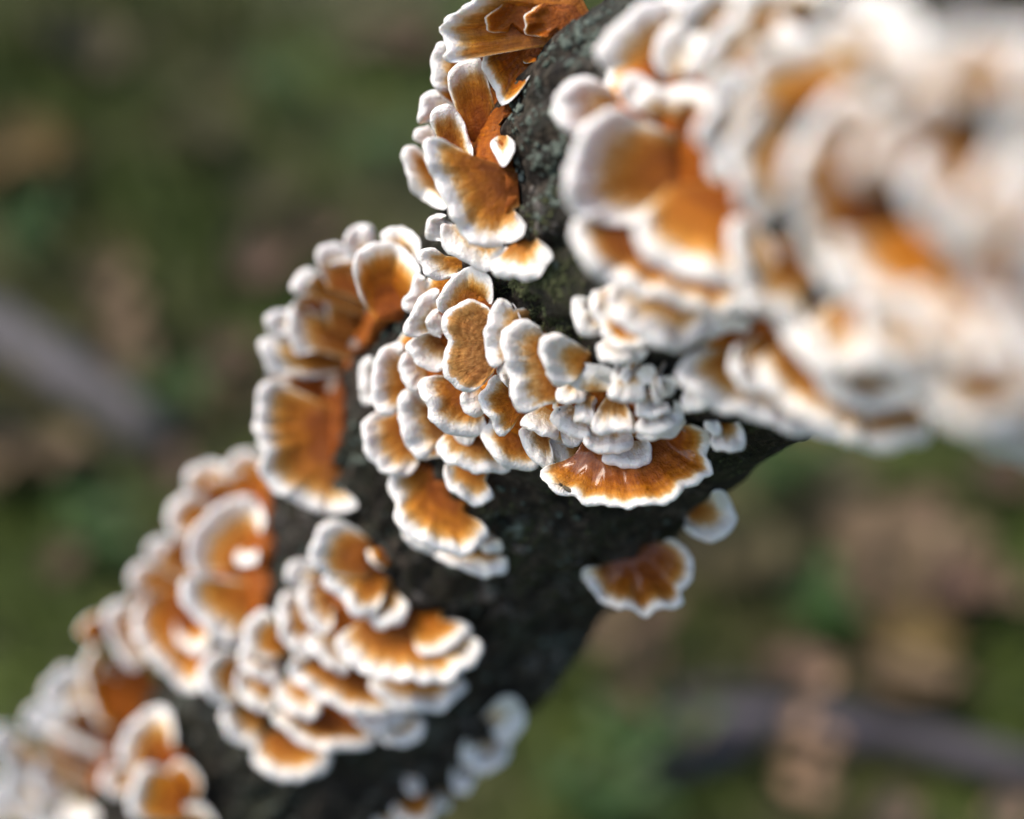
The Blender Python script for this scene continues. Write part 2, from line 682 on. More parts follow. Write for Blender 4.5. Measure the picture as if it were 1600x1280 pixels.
    if wet == 1.0:
        LAST_CAP["wide"] = (verts, faces)
    return o


def fan(bx, by, R, ang, spread=75, w=0.45, n=9, sq=0.8):
    """base line and margin of a plain fan, in the units of its crop"""
    a0 = math.radians(ang)
    d = np.array([math.cos(a0), math.sin(a0)])
    s = np.array([-d[1], d[0]])
    base = [tuple(np.array([bx, by]) + s * R * w * k) for k in (1, -1)]
    mar = []
    for k in range(n):
        a = math.radians(spread) * (1 - 2 * k / (n - 1))
        rr = R * (1 + 0.10 * rng.uniform(-1, 1))
        mar.append(tuple(np.array([bx, by]) + d * rr * math.cos(a) * sq + s * rr * math.sin(a) * 1.05))
    return base, mar


def cluster(label, anchor_px, specs, default=None, category="fungus"):
    """specs: (crop, base, margin, options)"""
    D = hit_branch(*anchor_px)
    p = at(anchor_px[0], anchor_px[1], D)
    d, i = sdf(p)
    a = AX[i[0]]
    r = p - a
    root = empty("bracket_fungus_cluster", a + r / np.linalg.norm(r) * BR)
    tag(root, label, category, "shelf fungi growing on the leaning branch")
    for s in specs:
        kw = dict(default or {})
        if len(s) > 3:
            kw.update(s[3])
        build_cap(root, s[0], s[1], s[2], **kw)
    return root


def sheet(crop, base, margin, **kw):
    k = dict(name="fused_base", rim=0.9, rho=0.6, tone=0.5, lift=-0.6, g=8, ruf=1.3, bowl=0.02)
    k.update(kw)
    k['lift'] = 0.0
    k['hug'] = True
    return (crop, base, margin, k)


def K(**k):
    return k


# --- the rosette of small white-lipped caps above one wide wet cap
ROS = [
 sheet(2, [(700, 330), (960, 420)], [(480, 300), (420, 400), (400, 500), (440, 600), (560, 680), (700, 720), (850, 660), (980, 580), (1030, 500), (1000, 420)], lift=0.96, g=24),
 sheet(2, [(350, 120), (600, 600)], [(280, 120), (230, 240), (230, 380), (260, 500), (310, 600), (400, 680), (480, 720)], lift=0.60, g=16),
 # widest, lowest cap first
 (2, [(500, 745), (960, 600)], [(400, 785), (345, 815), (340, 860), (380, 920), (455, 950), (510, 945), (560, 980), (680, 1000), (820, 1012),
      (930, 990), (1050, 945), (1062, 905), (1120, 885), (1185, 830), (1182, 780), (1165, 745), (1187, 690), (1170, 620), (1105, 580)],
      K(rim=0.95, rho=0.62, wet=1.0, tone=0.75, lift=0.12, g=30, bowl=0.09, ruf=1.1)),
 (2, [(680, 700), (850, 650)], [(645, 735), (640, 765), (670, 790), (760, 803), (840, 795), (890, 765), (893, 700), (880, 665)], K(lift=1.32, g=34)),
 (2, [(570, 630), (780, 620)], [(552, 655), (545, 685), (575, 712), (660, 730), (740, 725), (795, 705), (806, 670), (795, 640)], K(lift=2.04, g=30)),
 (2, [(440, 620), (540, 650)], [(432, 630), (430, 650), (455, 678), (520, 695), (545, 680)], K(lift=1.50)),
 (2, [(840, 620), (1020, 550)], [(808, 640), (815, 662), (880, 672), (960, 660), (1030, 625), (1065, 585), (1055, 545)], K(lift=1.92, g=28)),
 (2, [(840, 550), (990, 480)], [(806, 590), (806, 630), (880, 645), (960, 630), (1020, 592), (1052, 530), (1042, 485), (1010, 458)], K(lift=2.40, g=28)),
 (2, [(620, 510), (780, 500)], [(590, 570), (585, 600), (605, 628), (680, 641), (760, 631), (805, 612), (808, 555), (790, 530)], K(lift=2.76, g=28)),
 (2, [(820, 470), (960, 465)], [(806, 485), (812, 530), (870, 556), (940, 551), (986, 530), (975, 490)], K(lift=2.88, g=28)),
 (2, [(455, 490), (580, 570)], [(425, 500), (388, 525), (392, 572), (470, 640), (548, 674), (582, 652), (585, 600)], K(lift=2.16, g=26)),
 (2, [(520, 480), (605, 495)], [(506, 495), (503, 550), (538, 582), (590, 587), (609, 556), (608, 510)], K(lift=3.24, g=24)),
 (2, [(700, 380), (850, 365)], [(682, 395), (669, 440), (700, 471), (780, 476), (850, 456), (870, 410), (862, 375)], K(lift=3.12, g=24)),
 (2, [(440, 400), (555, 420)], [(418, 402), (402, 440), (425, 482), (490, 493), (552, 487), (565, 440)], K(lift=2.76, g=24)),
 (2, [(945, 375), (945, 430)], [(952, 350), (985, 345), (1010, 385), (1004, 425), (980, 450), (945, 450)], K(lift=2.04, g=18)),
 (2, [(893, 360), (925, 350)], [(884, 370), (888, 430), (905, 475), (922, 492), (940, 474), (946, 390), (935, 345)], K(lift=3.00, g=16)),
 (2, [(810, 330), (835, 385)], [(822, 315), (860, 285), (908, 298), (912, 340), (880, 380), (850, 390)], K(lift=2.88, g=10)),
 (2, [(768, 385), (785, 330)], [(742, 405), (722, 392), (735, 335), (755, 292), (788, 286)], K(lift=3.24, g=6)),
 (2, [(722, 390), (728, 305)], [(695, 402), (688, 350), (705, 310), (722, 288)], K(lift=2.88, g=6)),
 (2, [(560, 425), (690, 420)], [(505, 413), (466, 375), (485, 312), (550, 281), (625, 275), (700, 300), (718, 360)], K(lift=3.12, g=2, bowl=-0.05, rim=3.0)),
 (2, [(590, 225), (505, 370)], [(470, 150), (400, 118), (335, 150), (327, 210), (357, 310), (388, 380), (430, 407), (462, 385)], K(lift=2.16, g=20, rim=3.6)),
 (2, [(350, 130), (410, 480)], [(320, 90), (250, 72), (168, 130), (136, 240), (160, 330), (165, 430), (208, 515), (262, 532), (310, 500)], K(lift=1.92, g=16, rim=2.6, ruf=1.4, rho=1.0)),
 (2, [(320, 510), (410, 560)], [(240, 535), (238, 590), (300, 640), (380, 672), (424, 652), (420, 590)], K(lift=2.04, g=28, rim=2.8)),
 (2, [(395, 655), (560, 780)], [(355, 660), (343, 700), (400, 762), (480, 822), (550, 892), (592, 912), (598, 850)], K(lift=1.56, g=24, rim=2.4)),
]
cluster("rosette of small white-lipped caps packed above one wide wet brown cap", (970, 620), ROS, K(rim=2.5))

# --- tan caps beside the rosette
TAN = [
 sheet(1, [(760, 320), (1000, 1100)], [(560, 240), (500, 360), (520, 520), (540, 680), (600, 800), (720, 900), (740, 1040), (820, 1140), (920, 1180)], lift=0.6),
 (1, [(530, 380), (715, 340)], [(450, 395), (435, 330), (478, 232), (560, 152), (622, 125), (690, 150), (740, 200), (752, 280), (745, 335)], K(rim=1.25, rho=0.75, g=8, tone=0.7, bowl=0.10, lift=1.5)),
 (1, [(462, 400), (465, 505)], [(440, 350), (378, 398), (372, 450), (415, 512), (455, 530)], K(rim=3, lift=1.6)),
 (1, [(735, 440), (760, 690)], [(735, 365), (660, 320), (545, 338), (470, 400), (453, 480), (490, 568), (478, 640), (490, 740), (568, 810), (640, 822), (700, 780), (745, 730)],
     K(rim=0.95, rho=0.7, lift=2.6, g=14, bowl=-0.03, tone=0.0)),
 (1, [(860, 370), (835, 640)], [(850, 330), (800, 308), (758, 330), (702, 450), (693, 530), (714, 630), (755, 692), (795, 660)], K(rim=1.9, lift=3.2, g=12, tone=0.1)),
 (1, [(810, 665), (840, 780)], [(785, 655), (768, 700), (785, 770), (825, 815)], K(rim=3, lift=2.6)),
 (1, [(650, 800), (705, 900)], [(598, 806), (572, 850), (600, 920), (650, 960), (700, 965)], K(rim=2.5, lift=2.0)),
 (1, [(850, 800), (890, 970)], [(800, 735), (755, 725), (710, 755), (712, 800), (668, 850), (680, 930), (730, 992), (748, 1035), (800, 1072), (850, 1040)], K(rim=0.95, rho=0.65, lift=3.0, g=14, tone=0.3, bowl=0.0)),
 (1, [(800, 1070), (935, 1130)], [(735, 985), (692, 1020), (700, 1120), (760, 1200), (830, 1250), (920, 1262), (1000, 1262), (1012, 1230)], K(rim=1.3, rho=0.8, lift=1.6, g=24)),
 (1, [(945, 1020), (1065, 1110)], [(910, 1010), (886, 1060), (920, 1140), (980, 1212), (1060, 1253), (1087, 1225), (1085, 1160)], K(rim=2.4, lift=2.2, g=24)),
]
cluster("tan broad-faced caps with crinkled pale edges beside the white rosette", (770, 560), TAN)

# --- stack to the left of them
STK = [
 sheet(1, [(560, 160), (760, 1080)], [(440, 100), (380, 220), (320, 320), (270, 460), (180, 600), (120, 720), (110, 860), (130, 1000), (170, 1160), (300, 1200), (500, 1180), (640, 1200)], lift=0.2),
 (1, [(480, 70), (580, 150)], [(400, 5), (337, 45), (328, 110), (368, 180), (430, 212), (500, 205)], K(rim=1.8, lift=0.8, g=10, tone=0.2)),
 (1, [(390, 230), (330, 375)], [(360, 170), (312, 180), (290, 260), (246, 310), (244, 362), (275, 395)], K(rim=2.2, lift=1.0)),
 (1, [(450, 330), (440, 490)], [(450, 235), (360, 278), (298, 350), (238, 460), (245, 512), (310, 525), (360, 505)], K(rim=2.4, lift=1.8, g=14)),
 (1, [(375, 500), (485, 620)], [(320, 510), (274, 560), (290, 625), (340, 682), (420, 718), (480, 712)], K(rim=2.0, lift=1.6, g=20, tone=0.9)),
 (1, [(90, 670), (95, 850)], [(70, 615), (5, 668), (8, 750), (3, 820), (28, 892), (85, 905)], K(rim=2.6, lift=0.4)),
 (1, [(260, 640), (265, 840)], [(250, 535), (150, 568), (90, 650), (68, 760), (72, 860), (110, 942), (160, 962), (225, 935)], K(rim=2.3, lift=1.6, g=16)),
 (1, [(315, 640), (395, 720)], [(255, 590), (229, 670), (248, 762), (298, 824), (350, 828)], K(rim=2.2, lift=1.4)),
 (1, [(500, 740), (690, 950)], [(420, 728), (350, 758), (338, 830), (388, 920), (394, 980), (450, 1022), (530, 1062), (620, 1077), (695, 1062), (710, 1010)], K(rim=1.9, lift=1.6, g=26)),
 (1, [(530, 1035), (640, 1055)], [(505, 1050), (560, 1102), (620, 1117), (652, 1085)], K(lift=0.9)),
 (1, [(200, 950), (345, 1180)], [(95, 930), (30, 990), (17, 1080), (38, 1180), (110, 1262), (180, 1292), (250, 1295), (320, 1262)], K(rim=2.2, lift=0.8, g=18)),
 (1, [(370, 880), (430, 1130)], [(335, 820), (270, 813), (224, 860), (218, 950), (243, 1060), (298, 1150), (350, 1212), (395, 1180)], K(rim=2.2, lift=2.0, g=18, tone=0.9)),
 (1, [(500, 1050), (750, 1130)], [(440, 1085), (428, 1150), (500, 1212), (590, 1262), (700, 1277), (800, 1272), (855, 1230), (830, 1190)], K(rim=2.0, lift=1.2, g=28, tone=0.9)),
 (8, [(240, 225), (335, 290)], [(213, 235), (213, 280), (250, 330), (320, 357), (362, 337), (348, 305)], K(rim=2.0, lift=0.6, g=24)),
]
cluster("stack of orange-brown caps with rolled white rims between tan caps and bare bark", (640, 600), STK)

LOWF = [
 sheet(8, [(130, 230), (330, 420)], [(80, 260), (90, 360), (130, 430), (220, 490), (310, 480)], lift=0.1),
 (8, [(190, 500), (390, 505)], [(185, 505), (255, 545), (340, 562), (392, 552), (404, 515)], K(rim=2.4, lift=0.3, g=34)),
 (8, [(325, 465), (372, 455)], [(318, 488), (350, 502), (387, 486), (384, 460)], K(rim=2.4, lift=0.3)),
 (8, [(110, 380), (195, 470)], [(88, 400), (94, 442), (140, 482), (195, 505)], K(rim=2.4, lift=0.8)),
 (8, [(150, 240), (270, 380)], [(75, 240), (48, 295), (73, 350), (68, 390), (100, 442), (190, 492), (260, 507), (322, 482), (342, 440), (315, 408)], K(rim=1.7, lift=1.2, g=26)),
]
cluster("long tapering orange fan with scalloped white hem above greenish bark", (680, 780), LOWF)

# --- upper left cluster hanging on the side of the wood
UPL = [
 sheet(3, [(770, -20), (585, 540)], [(520, 0), (420, 60), (370, 140), (360, 240), (330, 330), (290, 440), (270, 560), (280, 640), (330, 700), (420, 740)]),
 sheet(3, [(565, 500), (620, 950)], [(320, 480), (280, 560), (250, 680), (270, 780), (330, 880), (400, 980), (480, 1040), (600, 1040)]),
 (3, [(930, -20), (795, 205)], [(640, -70), (520, -25), (430, 10), (350, 70), (313, 140), (330, 222), (372, 278), (430, 258)], K(rim=2.6, lift=1.0, g=12, tone=0.5, wet=0.35, bowl=0.1, ruf=2.6)),
 (3, [(790, 80), (760, 250)], [(480, 240), (505, 330), (530, 390), (580, 455), (645, 430), (705, 320)], K(rim=0.7, lift=0.6, g=18, tone=0.5, wet=0.4, ruf=1.6)),
 (3, [(880, 40), (820, 130)], [(740, 10), (670, 70), (690, 150), (765, 175)], K(rim=0.12, lift=2.6, g=10, tone=0.3, wet=0.4, ruf=2.2, rho=0.6)),
 (3, [(775, 150), (745, 240)], [(690, 150), (645, 205), (662, 265), (725, 280)], K(rim=0.12, lift=2.6, g=14, tone=0.2, wet=0.4, ruf=2.2, rho=0.6)),
 (3, [(715, 260), (665, 345)], [(600, 250), (555, 310), (568, 378), (635, 392)], K(rim=0.8, lift=2.2, g=14, tone=0.2, wet=0.3, ruf=2.2, rho=0.6)),
 (3, [(690, 20), (620, 110)], [(560, 10), (520, 70), (540, 130), (610, 150)], K(rim=0.15, lift=3.0, g=6, tone=0.3, wet=0.3, ruf=2.0, rho=0.6)),
 (3, [(375, 250), (365, 390)], [(340, 178), (290, 198), (263, 290), (268, 370), (305, 415)], K(rim=2.2, lift=0.2)),
 (3, [(310, 420), (310, 520)], [(280, 388), (220, 438), (198, 490), (213, 542), (270, 545)], K(rim=3, lift=0.6)),
 (3, [(420, 620), (560, 520)], [(338, 385), (344, 320), (400, 270), (460, 250), (497, 285), (520, 360)], K(rim=2.0, lift=1.4, g=8, tone=0.6)),
 (3, [(260, 575), (262, 625)], [(262, 555), (195, 578), (187, 620), (222, 645)], K(rim=2.8, lift=0.8)),
 (3, [(340, 730), (430, 830)], [(255, 535), (280, 480), (360, 472), (420, 560), (452, 680), (448, 800)], K(rim=1.6, lift=2.2, g=6, tone=0.9)),
 (3, [(250, 720), (330, 860)], [(248, 682), (180, 643), (138, 670), (138, 740), (178, 840), (240, 902), (310, 935), (350, 915)], K(rim=2.0, lift=1.2)),
 (3, [(560, 612), (608, 610)], [(530, 622), (528, 650), (558, 702), (586, 735), (626, 685), (640, 645), (632, 622)], K(rim=1.7, lift=0.4, ruf=0.6, rho=0.6, tone=0.1)),
 (3, [(330, 980), (325, 1060)], [(335, 948), (260, 953), (233, 1000), (248, 1062), (310, 1075)], K(rim=2.6, lift=0.6)),
 (3, [(600, 1110), (725, 1045)], [(525, 1180), (555, 1230), (640, 1247), (730, 1227), (802, 1172), (803, 1130), (775, 1100)], K(rim=2.0, lift=0.6, g=30)),
 (3, [(345, 1000), (570, 1090)], [(318, 985), (298, 1040), (340, 1112), (440, 1172), (540, 1202), (622, 1152), (628, 1100)], K(rim=2.2, lift=1.6, g=30)),
 (3, [(470, 700), (630, 940)], [(300, 605), (240, 630), (233, 720), (278, 800), (330, 912), (400, 1032), (450, 1092), (540, 1102), (640, 1077), (694, 1020), (670, 975)], K(rim=1.9, lift=2.6, g=20, tone=0.7)),
]
cluster("glossy orange cluster with folded white lips hugging grey lichened bark", (800, 180), UPL)

# --- crescent on the far left shoulder
CRS = [
 sheet(4, [(560, 425), (395, 640)], [(640, 200), (560, 170), (440, 180), (340, 220), (270, 280), (220, 360), (170, 430), (130, 520), (110, 600), (120, 660), (160, 700)], lift=-0.3),
 sheet(4, [(385, 600), (360, 1070)], [(200, 540), (120, 600), (110, 680), (110, 780), (100, 880), (120, 960), (150, 1060), (240, 1120), (330, 1160)], lift=-0.3),
 (4, [(600, 180), (685, 195)], [(548, 130), (560, 80), (620, 58), (690, 88), (712, 150), (705, 195)], K(rim=2.0, lift=-2, g=-4)),
 (4, [(430, 165), (515, 145)], [(398, 135), (410, 90), (460, 58), (512, 68), (535, 115)], K(rim=3, lift=-1, g=-4)),
 (4, [(340, 310), (440, 270)], [(300, 235), (290, 170), (320, 130), (390, 138), (440, 170)], K(rim=2.2, lift=0, g=4)),
 (4, [(285, 345), (345, 305)], [(208, 340), (194, 305), (215, 250), (260, 223), (310, 250)], K(rim=2.4, lift=-0.5, g=4)),
 (4, [(530, 440), (640, 385)], [(460, 340), (438, 212), (480, 145), (560, 118), (640, 148), (702, 210), (708, 275)], K(rim=2.3, lift=1.4, g=4, bowl=0.16, tone=0.5, rho=1.0)),
 (4, [(350, 470), (435, 445)], [(320, 370), (328, 312), (380, 288), (432, 310), (445, 360)], K(rim=2.2, lift=1.6, g=6)),
 (4, [(195, 415), (195, 485)], [(175, 388), (110, 400), (93, 450), (118, 492), (175, 495)], K(rim=3, lift=-0.5)),
 (4, [(340, 440), (330, 570)], [(300, 372), (230, 358), (180, 398), (173, 470), (200, 552), (230, 572), (270, 545)], K(rim=2.4, lift=0.8, g=10)),
 (4, [(400, 550), (420, 640)], [(130, 498), (68, 510), (66, 570), (108, 642), (172, 655), (260, 670)], K(rim=3.0, lift=0.4, g=12, bowl=-0.04)),
 (4, [(210, 665), (340, 745)], [(155, 665), (138, 720), (168, 778), (202, 774), (230, 760)], K(rim=1.8, lift=1.2)),
 (4, [(330, 770), (370, 1100)], [(120, 665), (68, 690), (48, 780), (43, 880), (70, 960), (73, 1050), (130, 1122), (200, 1165), (300, 1205), (400, 1212), (442, 1172), (420, 1125)],
     K(rim=2.3, lift=0.8, g=16, ruf=1.5, tone=0.6, wet=0.3)),
]
cluster("tall crescent of rusty orange caps edged with scalloped white, left of bluish lichen", (540, 600), CRS, K(rho=0.95))

# --- lower left clusters (beyond the plane of focus)
LLU = [
 sheet(6, [(900, 190), (880, 560)], [(820, 120), (700, 150), (640, 210), (590, 280), (560, 360), (500, 440), (480, 510), (520, 600), (600, 680), (720, 680)]),
 sheet(6, [(700, 480), (700, 780)], [(520, 430), (450, 500), (420, 580), (430, 680), (500, 760), (600, 820)]),
 (6, [(690, 195), (765, 185)], [(618, 190), (618, 130), (670, 88), (730, 88), (770, 130)], K(rim=2.2, lift=-1, g=0)),
 (6, [(800, 215), (905, 200)], [(748, 140), (758, 80), (830, 48), (885, 78), (900, 140)], K(rim=2.0, lift=0, g=0)),
 (6, [(645, 315), (700, 245)], [(618, 355), (560, 312), (553, 250), (600, 198), (660, 188), (710, 215)], K(rim=2.8, lift=0.4, g=4)),
 (6, [(520, 440), (595, 425)], [(488, 415), (488, 360), (540, 333), (610, 360)], K(rim=3, lift=-1, g=0)),
 (6, [(505, 510), (565, 455)], [(450, 535), (423, 470), (460, 428), (530, 425)], K(rim=3.2, lift=-0.5, g=2)),
 (6, [(745, 450), (860, 360)], [(650, 480), (618, 400), (648, 310), (710, 240), (790, 203), (855, 218), (890, 280)], K(rim=3.0, lift=1.6, g=6, bowl=0.16, tone=0.3, rho=1.1)),
 (6, [(790, 390), (855, 375)], [(778, 405), (800, 432), (845, 434), (864, 400)], K(rim=2.2, lift=0.6)),
 (6, [(830, 490), (820, 610)], [(690, 465), (612, 480), (598, 540), (640, 602), (690, 652), (740, 692), (800, 714), (840, 690)], K(rim=2.8, lift=1.0, g=16, tone=0.4)),
 (6, [(570, 500), (690, 740)], [(510, 535), (450, 580), (448, 660), (498, 752), (560, 802), (600, 852), (660, 852), (690, 800)], K(rim=2.6, lift=0.2, g=18)),
 (6, [(595, 590), (685, 625)], [(578, 620), (588, 682), (640, 722), (692, 712), (698, 655)], K(rim=2.0, lift=0.6)),
 (6, [(460, 620), (460, 745)], [(450, 548), (380, 558), (348, 620), (378, 702), (430, 782), (475, 775)], K(rim=3.6, lift=-0.5)),
]
cluster("blurred cluster of cupped orange caps with cream lips on the branch's lower shoulder", (400, 870), LLU, K(rho=1.0))

LLL = [
 sheet(6, [(420, 720), (330, 1180)], [(350, 750), (300, 830), (250, 900), (215, 1000), (220, 1100), (270, 1190)]),
 (6, [(400, 820), (395, 955)], [(310, 690), (268, 760), (288, 860), (308, 940), (365, 985)], K(rim=0.8, lift=0, tone=0.2)),
 (6, [(350, 640), (345, 680)], [(330, 580), (290, 610), (260, 650), (290, 690), (330, 700)], K(rim=0.3, lift=-1, tone=1.0)),
 (6, [(300, 830), (298, 895)], [(280, 785), (210, 768), (148, 830), (148, 882), (200, 922), (280, 905)], K(rim=6.1, lift=-0.5)),
 (6, [(195, 1075), (295, 1110)], [(130, 980), (170, 930), (220, 925), (300, 968), (348, 1020), (335, 1065)], K(rim=2.6, lift=1.2, g=6, tone=0.7)),
 (6, [(130, 990), (190, 970)], [(72, 970), (90, 910), (140, 895), (190, 930)], K(rim=6.8, lift=-0.5)),
 (6, [(120, 1060), (140, 1130)], [(80, 990), (10, 1010), (-10, 1080), (30, 1130), (100, 1140)], K(rim=5.8, lift=0)),
 (6, [(120, 1170), (150, 1240)], [(90, 1110), (20, 1120), (0, 1190), (40, 1250), (110, 1265)], K(rim=5.4, lift=1)),
 (6, [(220, 1120), (230, 1190)], [(170, 1060), (120, 1100), (110, 1180), (150, 1230), (215, 1230)], K(rim=4.4, lift=1.6)),
 (6, [(40, 1000), (60, 1040)], [(30, 960), (-20, 980), (-40, 1040), (0, 1060)], K(rim=5.1, lift=-1)),
 (6, [(30, 1210), (40, 1290)], [(0, 1150), (-60, 1190), (-60, 1270), (-10, 1310)], K(rim=5.1, lift=0)),
 (6, [(215, 1220), (310, 1240)], [(200, 1250), (220, 1290), (280, 1310), (335, 1270)], K(rim=4.8, lift=1.4)),
 (6, [(110, 1250), (200, 1270)], [(90, 1275), (120, 1320), (190, 1330), (220, 1290)], K(rim=4.8, lift=1.4)),
]
cluster("pale cream mass of shelf caps low on the branch near its foot", (110, 1190), LLL, K(rho=1.05))

LFT = [
 sheet(6, [(600, 1050), (640, 1290)], [(520, 1000), (450, 1060), (440, 1150), (480, 1240), (560, 1290)], lift=0.0),
 (6, [(460, 1100), (575, 1060)], [(390, 1090), (398, 1020), (450, 942), (520, 903), (568, 928), (585, 1000)], K(rim=2.4, lift=0.6, g=6, tone=0.8)),
 (6, [(445, 1105), (450, 1175)], [(435, 1085), (350, 1118), (338, 1170), (388, 1205), (430, 1190)], K(rim=3.2, lift=0.4)),
 (6, [(570, 1205), (640, 1215)], [(555, 1130), (590, 1085), (640, 1100), (672, 1150), (665, 1205)], K(rim=0.8, lift=0.4, tone=0.3)),
 (6, [(620, 1150), (600, 1290)], [(545, 1110), (480, 1098), (440, 1160), (428, 1240), (460, 1300)], K(rim=2.2, lift=1.6, tone=0.3)),
 (6, [(600, 1310), (700, 1310)], [(565, 1290), (600, 1238), (680, 1238), (730, 1295)], K(rim=1.4, lift=1.0)),
]
cluster("pointed brown cap with small white petals, set apart below the cupped caps", (240, 1220), LFT, K(rho=1.0))

# --- tiered fan in the lower middle
TIR = [
 sheet(5, [(300, 330), (820, 540)], [(240, 300), (170, 420), (150, 560), (170, 700), (180, 840), (260, 960), (400, 1010), (560, 980), (720, 860), (860, 720)], lift=0, g=20),
 sheet(5, [(480, 130), (600, 400)], [(360, 130), (310, 220), (330, 320), (400, 400), (500, 460), (600, 470)], lift=0.2),
 (5, [(20, 1040), (250, 1060)], [(-15, 1080), (-5, 1160), (80, 1207), (180, 1222), (280, 1192), (333, 1130), (315, 1080)], K(rim=2.2, lift=0.6, g=30)),
 (5, [(450, 920), (650, 920)], [(420, 955), (500, 1002), (600, 992), (700, 930)], K(lift=0.6, rim=3)),
 (5, [(560, 975), (700, 935)], [(530, 1025), (580, 1062), (660, 1072), (730, 1032), (757, 980), (730, 938)], K(rim=2.4, lift=1.0, g=30)),
 (5, [(130, 900), (480, 970)], [(60, 935), (120, 1002), (200, 1062), (300, 1092), (420, 1092), (510, 1072), (550, 1030)], K(rim=2.2, lift=1.2, g=32, tone=0.9)),
 (5, [(110, 780), (260, 860)], [(78, 808), (88, 862), (150, 922), (220, 952), (283, 930), (278, 880)], K(rim=2.8, lift=2.2)),
 (5, [(530, 740), (870, 740)], [(500, 775), (505, 820), (560, 865), (640, 912), (740, 917), (850, 892), (932, 822), (932, 762)], K(rim=2.5, lift=1.4, g=32)),
 (5, [(230, 680), (560, 800)], [(180, 683), (138, 735), (180, 792), (250, 842), (330, 892), (420, 932), (520, 943), (600, 932), (625, 880)], K(rim=2.2, lift=2.0, g=30, tone=0.9)),
 (5, [(0, 655), (95, 705)], [(-40, 662), (-32, 702), (20, 762), (80, 792), (105, 750), (100, 710)], K(rim=2.6, lift=1.6)),
 (5, [(90, 550), (115, 670)], [(85, 488), (30, 468), (-30, 508), (-60, 570), (-42, 640), (20, 685), (80, 690)], K(rim=2.2, lift=1.4, tone=0.3)),
 (5, [(195, 440), (240, 560)], [(185, 375), (110, 408), (93, 500), (108, 592), (170, 662), (230, 683), (255, 640)], K(rim=2.5, lift=1.6)),
 (5, [(280, 545), (400, 655)], [(235, 555), (218, 600), (268, 672), (340, 732), (400, 743), (418, 695)], K(rim=2.8, lift=2.4)),
 (5, [(275, 375), (340, 470)], [(205, 355), (188, 420), (228, 512), (290, 573), (335, 565), (345, 510)], K(rim=2.3, lift=2.2, tone=0.9)),
 (5, [(255, 275), (265, 345)], [(255, 235), (170, 248), (128, 300), (148, 352), (225, 360)], K(rim=3.0, lift=1.6)),
 (5, [(470, 510), (800, 520)], [(390, 560), (355, 600), (370, 655), (440, 722), (530, 767), (620, 782), (720, 802), (820, 782), (920, 742), (988, 682), (1003, 640), (975, 595)],
     K(rim=2.3, lift=2.0, g=32, tone=0.7, ruf=1.3)),
 (5, [(690, 550), (820, 510)], [(705, 640), (750, 672), (830, 662), (910, 612), (948, 560), (925, 518), (870, 508)], K(rim=2.2, lift=2.6, g=26, tone=0.2)),
 (5, [(540, 420), (625, 390)], [(495, 520), (560, 547), (640, 527), (683, 470), (668, 425)], K(rim=2.4, lift=1.6, g=26)),
 (5, [(430, 220), (580, 370)], [(310, 290), (300, 330), (330, 382), (400, 432), (430, 492), (490, 502), (533, 470), (560, 430)], K(rim=2.0, lift=2.4, g=22, tone=0.4)),
 (5, [(490, 140), (490, 330)], [(440, 95), (360, 63), (280, 100), (243, 190), (255, 272), (320, 310)], K(rim=2.2, lift=2.6, g=14, tone=0.4, wet=0.3)),
 (5, [(560, 190), (590, 260)], [(500, 190), (510, 250), (560, 290)], K(rim=0.6, lift=0.8, tone=0.2)),
 # small lips at the left foot of the tiers
 (6, [(800, 735), (810, 870)], [(770, 705), (690, 738), (668, 810), (698, 882), (770, 905)], K(rim=2.8, lift=0.8)),
 (6, [(790, 870), (870, 985)], [(750, 890), (736, 960), (788, 1022), (855, 1045)], K(rim=2.6, lift=0.8)),
 (6, [(815, 775), (910, 860)], [(785, 785), (788, 850), (848, 912), (918, 930)], K(rim=2.2, lift=1.6)),
 (6, [(835, 690), (935, 750)], [(800, 705), (798, 760), (848, 812), (925, 822)], K(rim=2.4, lift=2.0)),
]
cluster("tiered fan of wide orange shelves with thick white hems on dark wet bark", (590, 960), TIR, K(rho=0.95))

# --- single caps on the shaded side
def single(label, spec, **kw):
    o = build_cap(None, spec[0], spec[1], spec[2], name="bracket_fungus", **kw)
    tag(o, label, "fungus", "shelf fungi growing on the leaning branch")
    return o


single("lone shell-shaped wet orange cap with frilled white hem under the branch",
       (8, [(690, 530), (850, 470)], [(640, 540), (613, 560), (640, 606), (700, 642), (770, 674), (850, 672), (917, 640), (910, 605), (937, 565), (938, 510), (908, 462), (870, 450)]),
       rim=1.4, rho=0.8, wet=0.9, g=26, ruf=1.6, lift=-2.0, bowl=0.12)
single("small white thumb-shaped cap with orange heart on the shaded edge",
       (8, [(925, 405), (985, 345)], [(915, 430), (955, 455), (1005, 467), (1060, 432), (1073, 390), (1045, 325), (1010, 303)]), rim=3.4, g=20, lift=-6, ruf=0.5)
PAIR = [
 (2, [(1205, 600), (1310, 570)], [(1180, 660), (1188, 695), (1220, 717), (1300, 724), (1358, 690), (1358, 630), (1325, 575)], K(rim=2.0, lift=0.8, g=24)),
 (2, [(1170, 555), (1218, 562)], [(1145, 572), (1158, 607), (1215, 627), (1240, 605), (1230, 572)], K(rim=4, lift=1.8)),
]
cluster("pair of tiny pale caps, one bead-like, right of the wide wet cap", (1125, 660), PAIR, K(rho=0.8))
DRP = [
 (8, [(305, 1005), (345, 970)], [(345, 965), (375, 925), (412, 915), (442, 950), (443, 1010), (412, 1055), (360, 1045)], K(rim=5, lift=-5, g=14)),
 (8, [(290, 1030), (385, 1040)], [(264, 1060), (268, 1112), (330, 1138), (390, 1122), (414, 1065)], K(rim=5, lift=-4)),
 (8, [(245, 1120), (300, 1120)], [(235, 1138), (243, 1190), (280, 1198), (314, 1160)], K(rim=5, lift=-2)),
]
